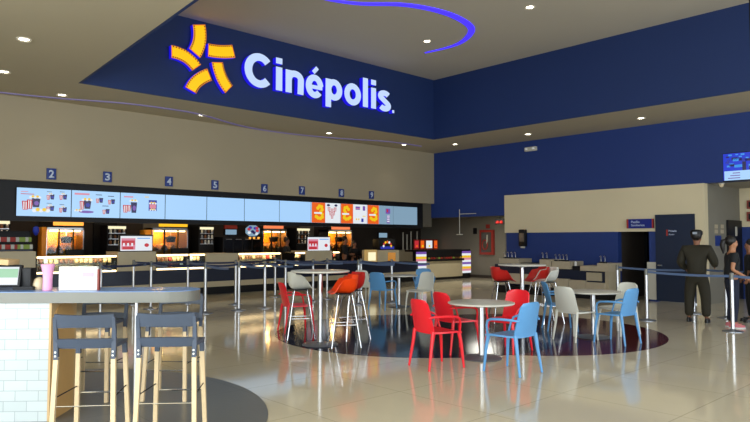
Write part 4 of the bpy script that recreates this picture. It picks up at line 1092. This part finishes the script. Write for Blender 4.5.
# local: +x right along the front, +y away
D = .52
MB().bb((-2.8, 0, 0), (0-.02, D, ZB_-.1), 'brick').build('brick_body', 'brick', bar, smooth=False)
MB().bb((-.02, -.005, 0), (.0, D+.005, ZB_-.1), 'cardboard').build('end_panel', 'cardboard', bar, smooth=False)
rgt = PZ(198, 297, ZB_-.05); L_ = (rgt-Vector((cor.x, cor.y, rgt.z))).dot(dirx)-.05
rr = .27
poly = [(-2.8, -.02), (L_-rr, -.02)]+[(L_-rr+rr*math.sin(PI*k/16), -.02+rr-rr*math.cos(PI*k/16)) for k in range(1, 16)]+[(L_-rr, -.02+2*rr), (-2.8, -.02+2*rr)]
MB().prism(poly, ZB_-.1, ZB_-.006, 'steel_edge').prism([(x, y) for x, y in poly], ZB_-.006, ZB_, 'bar_top_sky').build('tabletop', 'steel_edge', bar, ang=50)
MB().slab([(0, .03, .0), (0, .45, .0), (0, .45, .84)]+[(0, .24+.21*math.cos(PI*k/12), .84+.19*math.sin(PI*k/12)) for k in range(1, 12)]+[(0, .03, .84)], (.012, 0, 0), 'tan_lit_arc').build('lit_arc_panel', 'tan_lit_arc', bar)  # lit arc on the wooden end face, shaped as an orange-tan sheet
lx = .34+.62*(L_-.7)
MB().tube([(lx, .2, 0), (lx, .2, ZB_-.1)], .016, 'steel', 14).build('pole_leg', 'steel', bar)
def onbar(u, back=.2):                   # point on the bar top below image column u
    r = ray(u, 290); bx_ = Vector((cor.x, cor.y, 0))+away*back
    n = away; t_ = (bx_.dot(n))/(r.x*n.x+r.y*n.y); p = EYEP+r*t_; return Vector((p.x, p.y, ZB_))
brz = bar.rotation_euler.z
# touch screen kiosk
p = onbar(-2, .22)
t = thing('payment_tablet', 'black tablet stand with a pale green screen at the left end of the bar', 'tablet', p, brz)
mxr = Matrix.Rotation(-.2, 4, 'X')
MB().box((0, 0, .13), (.42, .04, .2), 'black', mx=mxr, bevel=.006).build('tablet_case', 'black', t)
MB().box((.0, -.024, .13), (.38, .006, .165), 's_white', mx=mxr).box((.09, -.03, .155), (.2, .004, .08), 'snackgrn_lit', mx=mxr).build('tablet_screen', 's_white', t, smooth=False)
MB().bb((.14, -.02, .0), (.32, .14, .03), 'black').bb((.19, .0, 0), (.29, .12, .2), 'black', bevel=.01).build('stand', 'black', t)
o = MB().box((0, 0, .04), (.36, .2, .05), 'cardboard', mx=Matrix.Rotation(.06, 4, 'Y'), bevel=.004).build('cardboard_box', 'cardboard', loc=p+Vector((-.02, 0, .225))+dirx*-.02, rz=brz); tag(o, 'flat tan cardboard box on top of the tablet', 'box')
p = onbar(39, .3)
o = MB().lathe([(0, 0), (.052, 0), (.056, .05), (.04, .095), (.02, .11), (0, .112)], (0, 0, 0), 'cream_c', 24, False).build('round_pot', 'cream_c', loc=p); tag(o, 'small cream rounded pot beside the pink cup', 'pot')
p = onbar(47.5, .2)
t = thing('pink_cup', 'tall pink waisted paper cup on the bar', 'cup', p)
MB().lathe([(0, 0), (.042, 0), (.04, .1), (.045, .16), (.06, .235), (.055, .235), (.04, .16), (.034, .1), (.036, .01), (0, .01)], (0, 0, 0), None, 24, False).build('cup_body', 'pink', t)
p = onbar(78, .16)
t = thing('box_sign', 'white board box with a rust red right edge on the bar', 'box', p, brz)
MB().bb((-.175, 0, 0), (.17, .05, .215), 'paper', bevel=.006).build('box_body', 'paper', t)
MB().bb((.172, -.004, 0), (.186, .04, .19), 'spine').build('box_edge', 'spine', t, smooth=False)
MB().bb((-.15, -.006, .17), (.14, -.001, .172), 'pink').bb((.04, -.006, .12), (.14, -.001, .16), 'pink').build('box_print', 'pink', t, smooth=False)

# bar stools
def barstool():
    t = thing('bar_stool', 'x', 'bar stool')
    m = 'stool_blue'
    def seat(a, b):
        x = (a-.5)*2; y = (b-.5)*2; k = 1-.07*x*x*y*y
        return (x*.225*k, y*.21*k, .755-.02*(1-x*x)*(1-y*y)-.015*max(0, y)**3)
    MB().grid(seat, 12, 12, .03, m).build('seat', m, t)
    def band(z0, z1, yy, crown):
        def f(a, b):
            x = (a-.5)*2; return (x*.222, yy-.035*(1-x*x)-.03*b*(z1-z0)/.1, z0+(z1-z0)*b+(crown*x*x*(b*2-1) if crown else 0))
        return f
    MB().grid(band(.915, 1.01, -.235, .008), 16, 4, .018, m).build('backrest', m, t)
    MB().grid(band(.75, .825, -.215, -.006), 16, 4, .02, m).build('back_apron', m, t)
    for sx in (-1, 1):
        # plastic uprights gripping the rear legs, open slot between bands
        up_ = MB().tube([(sx*.216, -.225, .66), (sx*.22, -.225, .78), (sx*.222, -.24, .9), (sx*.22, -.26, .995)], [.024, .024, .02, .018], m, 4).build('upright', m, t)
        for z in (.72, .69): MB().box((sx*.216, -.249, z), (.012, .004, .012), 'screw').build('screw', 'screw', up_)
        MB().tube([(sx*.216, -.223, .68), (sx*.232, -.255, .0)], .024, 'wood', 4).build('leg', 'wood', t)
        MB().tube([(sx*.187, .18, .74), (sx*.19, .185, .64)], .026, m, 4).build('leg_socket', m, t)
        MB().tube([(sx*.19, .185, .68), (sx*.212, .235, .0)], .024, 'wood', 4).build('leg', 'wood', t)
        MB().tube([(sx*.226, -.24, .36), (sx*.2, .215, .36)], .005, 'black', 6).build('side_rail', 'black', t)
    MB().tube([(-.226, -.243, .3), (.226, -.243, .3)], .005, 'chrome', 6).build('footrest', 'chrome', t)
    MB().tube([(-.2, .22, .3), (.2, .22, .3)], .007, 'chrome', 6).build('footrest', 'chrome', t)
    return t
bs = barstool()
P1 = PZ(93, 436); P2 = PZ(173, 433)
for (p, f, lb) in [(P1, (.6, .8), 'slate blue and wood bar stool against the brick front'), (P2, (.64, .77), 'slate blue and wood bar stool beside the round bar end'),
                   (Vector((cor.x, cor.y, 0))+away*.88+dirx*.05, (-.66, -.75), 'bar stool on the far side of the bar, behind the left stool'),
                   (Vector((cor.x, cor.y, 0))+away*.88+dirx*.83, (-.7, -.7), 'bar stool on the far side of the bar, behind the right stool')]:
    place(bs, USED, (p.x, p.y, .003), head(*f), lb, 'bar stools')

# ------------------------------------------------------------------ people
def skin_mesh(name, chains, m, parent, sub=2):
    """chains: list of lists of (point, radius); first point of later chains may repeat an existing joint (joined there)"""
    bm = bmesh.new(); lay = bm.verts.layers.skin.verify(); idx = {}
    first = None
    def vert(p, r):
        nonlocal first
        k = tuple(round(c, 4) for c in p)
        if k in idx: return idx[k]
        v = bm.verts.new(p); rr_ = r if isinstance(r, tuple) else (r, r)
        v[lay].radius = rr_; idx[k] = v
        if first is None: first = v; v[lay].use_root = True
        return v
    for ch in chains:
        pv = None
        for p, r in ch:
            v = vert(p, r)
            if pv is not None and pv is not v and not bm.edges.get((pv, v)): bm.edges.new((pv, v))
            pv = v
    me = bpy.data.meshes.new(name); bm.to_mesh(me); bm.free()
    o = bpy.data.objects.new(name, me); COL.objects.link(o)
    s = o.modifiers.new('s', 'SKIN'); s.use_smooth_shade = True
    d = o.modifiers.new('d', 'SUBSURF'); d.levels = sub; d.render_levels = sub
    dg = bpy.context.evaluated_depsgraph_get(); m2 = bpy.data.meshes.new_from_object(o.evaluated_get(dg))
    bpy.data.objects.remove(o); bpy.data.meshes.remove(me)
    m2.name = name; m2.materials.clear(); m2.materials.append(M[m])
    for p in m2.polygons: p.material_index = 0
    r = bpy.data.objects.new(name, m2); COL.objects.link(r); r.parent = parent
    return r
def person(label, loc, rz, H=1.72, build=1.0, arms=None, hair='short', top='blk_cloth', bottom='jeans', shoes='shoe', sleeves='short', cap=False, skin='skin', stance=.12, head_yaw=0, lean=0, group=None):
    t = thing('person', label, 'person', loc, rz, group); k = H/1.75
    def P(x, y, z): return (x*k*1.0, (y+lean*max(0, z-.9))*k, z*k)
    B = build
    hz = 1.62
    sh = .175*min(B, 1.2)
    pel = P(0, 0, .95); sp = P(0, 0, 1.14); chst = P(0, 0, 1.32); nk = P(0, 0, 1.47); hb = P(0, .015, 1.55); hm = P(0, .02, 1.63); ht = P(0, .01, 1.71)
    ar = arms or {-1: [(-.25, -.03, 1.14), (-.23, .1, .93)], 1: [(.25, -.03, 1.14), (.23, .1, .93)]}
    body = [[(pel, .12*k), (sp, .11*k), (chst, .12*k), (nk, .052*k), (hb, .062*k), (hm, (.082*k, .095*k)), (ht, .06*k)]]
    body.append([(hm, .08*k), (P(0, .105, 1.615), .022*k)])       # nose
    for s in (-1, 1): body.append([(hm, .08*k), (P(s*.083, .0, 1.62), .02*k)])     # ears
    legs = {}
    for s in (-1, 1):
        kn = P(s*stance*.95, .02, .5); an = P(s*stance, -.02, .09); to = P(s*(stance+.03), .13, .04)
        legs[s] = (P(s*.09, 0, .88), kn, an, to)
        body.append([(pel, .12*k), (legs[s][0], .085*k), (kn, .052*k), (an, .036*k), (to, .03*k)])
        so = P(s*sh, 0, 1.40); el = P(*ar[s][0]); wr = P(*ar[s][1])
        d = (Vector(wr)-Vector(el)).normalized(); pm = Vector(wr)+d*.06*k
        body.append([(chst, .12*k), (so, .055*k), (el, .038*k), (wr, .026*k), (tuple(pm), (.036*k, .018*k))])
        side = d.cross(Vector((1, 0, 0))).normalized() if abs(d.x) < .9 else Vector((0, 1, 0))
        for j, (o_, ln) in enumerate(((-.027, .05), (-.009, .062), (.009, .06), (.027, .046))):
            a = pm+side*o_*k+d*.02*k; b = a+d*ln*.6*k; c_ = b+(d*.6+Vector((-s*.6, .2, 0)))*ln*.5*k
            body.append([(tuple(pm), .018*k), (tuple(a), .0095*k), (tuple(b), .009*k), (tuple(c_), .008*k)])
        th = Vector(wr)+d*.02*k
        body.append([(wr, .026*k), (tuple(th+side*.035*k+d*.01*k), .011*k), (tuple(th+side*.05*k+d*.045*k), .009*k)])
    bo = skin_mesh('body', body, skin, t)
    # eyes, mouth
    f = MB()
    for s in (-1, 1): f.lathe([(0, -.009), (.009, 0), (0, .009)], (s*.033*k, .098*k+lean*.7*k, 1.635*k), 'black', 10, False)
    f.bb((-.022*k, .088*k+lean*.7*k, 1.572*k), (.022*k, .1*k+lean*.7*k, 1.58*k), 'spine'); f.build('face_details', 'black', t)
    # clothing
    e = .014*B; T = .018*B
    torso = [[(P(0, 0, .87), .135*k*B), (P(0, 0, 1.0), .13*k*B), (P(0, 0, 1.15), .128*k*B), (P(0, 0, 1.31), .14*k*B), (P(0, 0, 1.42), .08*k)]]
    for s in (-1, 1):
        so = P(s*sh, 0, 1.39); el = P(*ar[s][0]); wr = P(*ar[s][1])
        if sleeves == 'long': torso.append([(P(0, 0, 1.31), .1), (so, .078*k*B), (el, .06*k*B), (tuple(Vector(el).lerp(Vector(wr), .93)), .042*k*B)])
        else: torso.append([(P(0, 0, 1.31), .1), (so, .074*k), (tuple(Vector(so).lerp(Vector(el), .6)), .058*k)])
    skin_mesh('shirt', torso, top, t)
    tr = [[(P(0, 0, 1.0), .118*k*B), (P(0, 0, .9), .125*k*B)]]
    for s in (-1, 1):
        tr.append([(P(0, 0, .9), .125*k*B), (P(s*.095, 0, .82), .095*k*B), (legs[s][1], .072*k*B), (tuple(Vector(legs[s][2])+Vector((0, 0, .01))), .06*k*B)])
    skin_mesh('trousers', tr, bottom, t)
    for s in (-1, 1):
        a = Vector(legs[s][2]); 
        def sole(mb): pass
        mb = MB(); ax = a.x; n_ = 14
        for z0, z1, sc, mm in ((0, .02, 1.0, 'sole' if shoes != 'shoe' else 'shoe'), (.02, .06, .96, shoes), (.06, .085, .72, shoes)):
            mb.prism([(ax+s*.01+.047*sc*math.sin(2*PI*q/n_), a.y+.07-.01+.14*sc*math.cos(2*PI*q/n_)-(1-sc)*.08) for q in range(n_)], z0, z1, mm)
        mb.build('shoe', shoes, t)
    # hair
    mb = MB(); ly = lean*.7*k
    mb.lathe([(.1*k*math.sin(PI*q/14), -.108*k*math.cos(PI*q/14)) for q in range(15)], (0, -.022*k+ly, 1.672*k), 'hair', 24, False)
    if hair == 'long':
        mb.tube([(0, -.1*k+ly, 1.68*k), (0, -.15*k+ly, 1.66*k), (0, -.165*k+ly, 1.58*k), (0, -.155*k+ly, 1.5*k), (0, -.15*k+ly, 1.42*k)], [.03*k, .05*k, .045*k, .035*k, .012*k], 'hair', 12)
    mb.build('hair', 'hair', t)
    if cap:
        mb = MB(); ly = lean*.8*k
        mb.lathe([(.106, 0), (.114, .03), (.112, .07), (.085, .1), (0, .112)], (0, -.01+ly, 1.675*k), 'black', 24, False)
        mb.prism([(.085*math.cos(a), ly+.06+.105*math.sin(a)) for a in [PI*q/12 for q in range(13)]], 1.668*k, 1.678*k, 'black')
        mb.build('cap', 'black', t)
        MB().bb((-.045, -.128+ly, 1.69*k), (.035, -.118+ly, 1.735*k), 'capgrey').build('cap_emblem', 'capgrey', t, smooth=False)
    return t
g = PZ(698, 322); gface = (.55, -.35)
person('person in olive uniform and dark cap, back turned, by the navy door', (g.x, g.y, 0), head(.9, .15), H=1.77, build=1.42, hair='short', top='olive', bottom='olive', sleeves='long', cap=True, skin='skin_dk', stance=.15, lean=.06,
       arms={-1: [(-.3, .0, 1.13), (-.22, .2, 1.0)], 1: [(.3, .04, 1.15), (.26, .3, 1.08)]})
g = PZ(733, 327.5)
person('person with dark tied hair in black short sleeved top and dark jeans, facing right', (g.x, g.y, 0), head(.55, -.84), H=1.66, build=1.12, hair='long', top='blk_cloth', bottom='jeans', shoes='shoe_pink', sleeves='short', skin='skin', stance=.1, lean=.02,
       arms={-1: [(-.24, -.04, 1.14), (-.2, .16, 1.02)], 1: [(.25, -.06, 1.12), (.2, .16, 1.0)]})
g = PZ(752, 322)
person('person in dark clothes cut by the right edge of the photo', (g.x, g.y, 0), head(-.5, .84), H=1.6, hair='short', top='blk_cloth', bottom='blk_cloth', sleeves='long', skin='skin_dk')
for u, yy, Hh, lb in ((286.5, 18.1, 1.68, 'person in black working behind the counter, left of the right monitor'), (345, 18.1, 1.72, 'person in black behind the counter, in front of the rightmost popcorn machine'), (354.5, 18.4, 1.55, 'person in dark clothes behind the counter, right of the taller worker')):
    p = PY(u, 262, yy)
    person(lb, (p.x, yy, 0), head(-.3, -1) if u > 350 else head(.6, -.8), H=Hh, hair='short', top='blk_cloth', bottom='blk_cloth', sleeves='long', skin='skin_dk', group='counter staff', arms={-1: [(-.25, .02, 1.13), (-.16, .24, 1.1)], 1: [(.25, .02, 1.13), (.16, .24, 1.1)]})

# remove unused prototypes
for pr_ in list(CP.values())+list(HP.values()):
    if not USED.get(pr_.name):
        for ch in list(pr_.children): bpy.data.objects.remove(ch)
        bpy.data.objects.remove(pr_)

# ------------------------------------------------------------------ light
def area(name, loc, rot, sx, sy, e, col=(1, 1, 1)):
    L = bpy.data.lights.new(name, 'AREA'); L.shape = 'RECTANGLE'; L.size = sx; L.size_y = sy; L.energy = e; L.color = col
    o = bpy.data.objects.new(name, L); COL.objects.link(o); o.location = loc; o.rotation_euler = rot; return o
area('daylight_left_glazing', (X0+.15, 1.5, 2.3), (0, -PI/2, 0), 4.2, 12.5, 960, (.93, .98, 1))
area('daylight_front_glazing', (6, Y0+.15, 2.3), (PI/2, 0, 0), 19, 4.2, 830, (.95, .98, 1))
for x in (4, 8.5, 13): area('kitchen_light', (x, 18.2, 2.88), (0, 0, 0), 2.5, .3, 22, (1, .72, .42))
area('corridor_light', (19.5, 15, 2.58), (0, 0, 0), 1, 1, 45, (1, .97, .86))
area('side_corridor_light', (18, 3, 2.98), (0, 0, 0), .8, .8, 4, (1, .95, .85))
for x, y in ((7, 6), (11, 6), (7, 1), (11, 1)):  # unseen spots without fittings, added above the frame for illumination
    L = bpy.data.lights.new('unseen_fill_spot', 'SPOT'); L.energy = 30; L.spot_size = 1.9; L.spot_blend = .6; L.shadow_soft_size = .1; L.color = (1, .93, .8)
    lo = bpy.data.objects.new('unseen_fill_spot', L); COL.objects.link(lo); lo.location = (x, y, ZT-.05)
W = bpy.data.worlds.new('world'); S.world = W; W.use_nodes = True
bgn = W.node_tree.nodes['Background']; bgn.inputs[0].default_value = (.75, .87, 1, 1); bgn.inputs[1].default_value = 1.2

# ------------------------------------------------------------------ camera
cam = bpy.data.cameras.new('camera'); co = bpy.data.objects.new('camera', cam); COL.objects.link(co)
cam.sensor_width = 36; cam.lens = 36*F/750; cam.clip_end = 200
co.location = EYEP; co.rotation_euler = (PI/2+PITCH, 0, AZ-PI/2)
S.camera = co
S.view_settings.view_transform = 'Standard'; S.view_settings.look = 'None'; S.view_settings.gamma = 1; S.view_settings.exposure = 0; S.view_settings.use_curve_mapping = False
S.cycles.max_bounces = 8; S.cycles.use_denoising = True; S.cycles.sample_clamp_indirect = 4
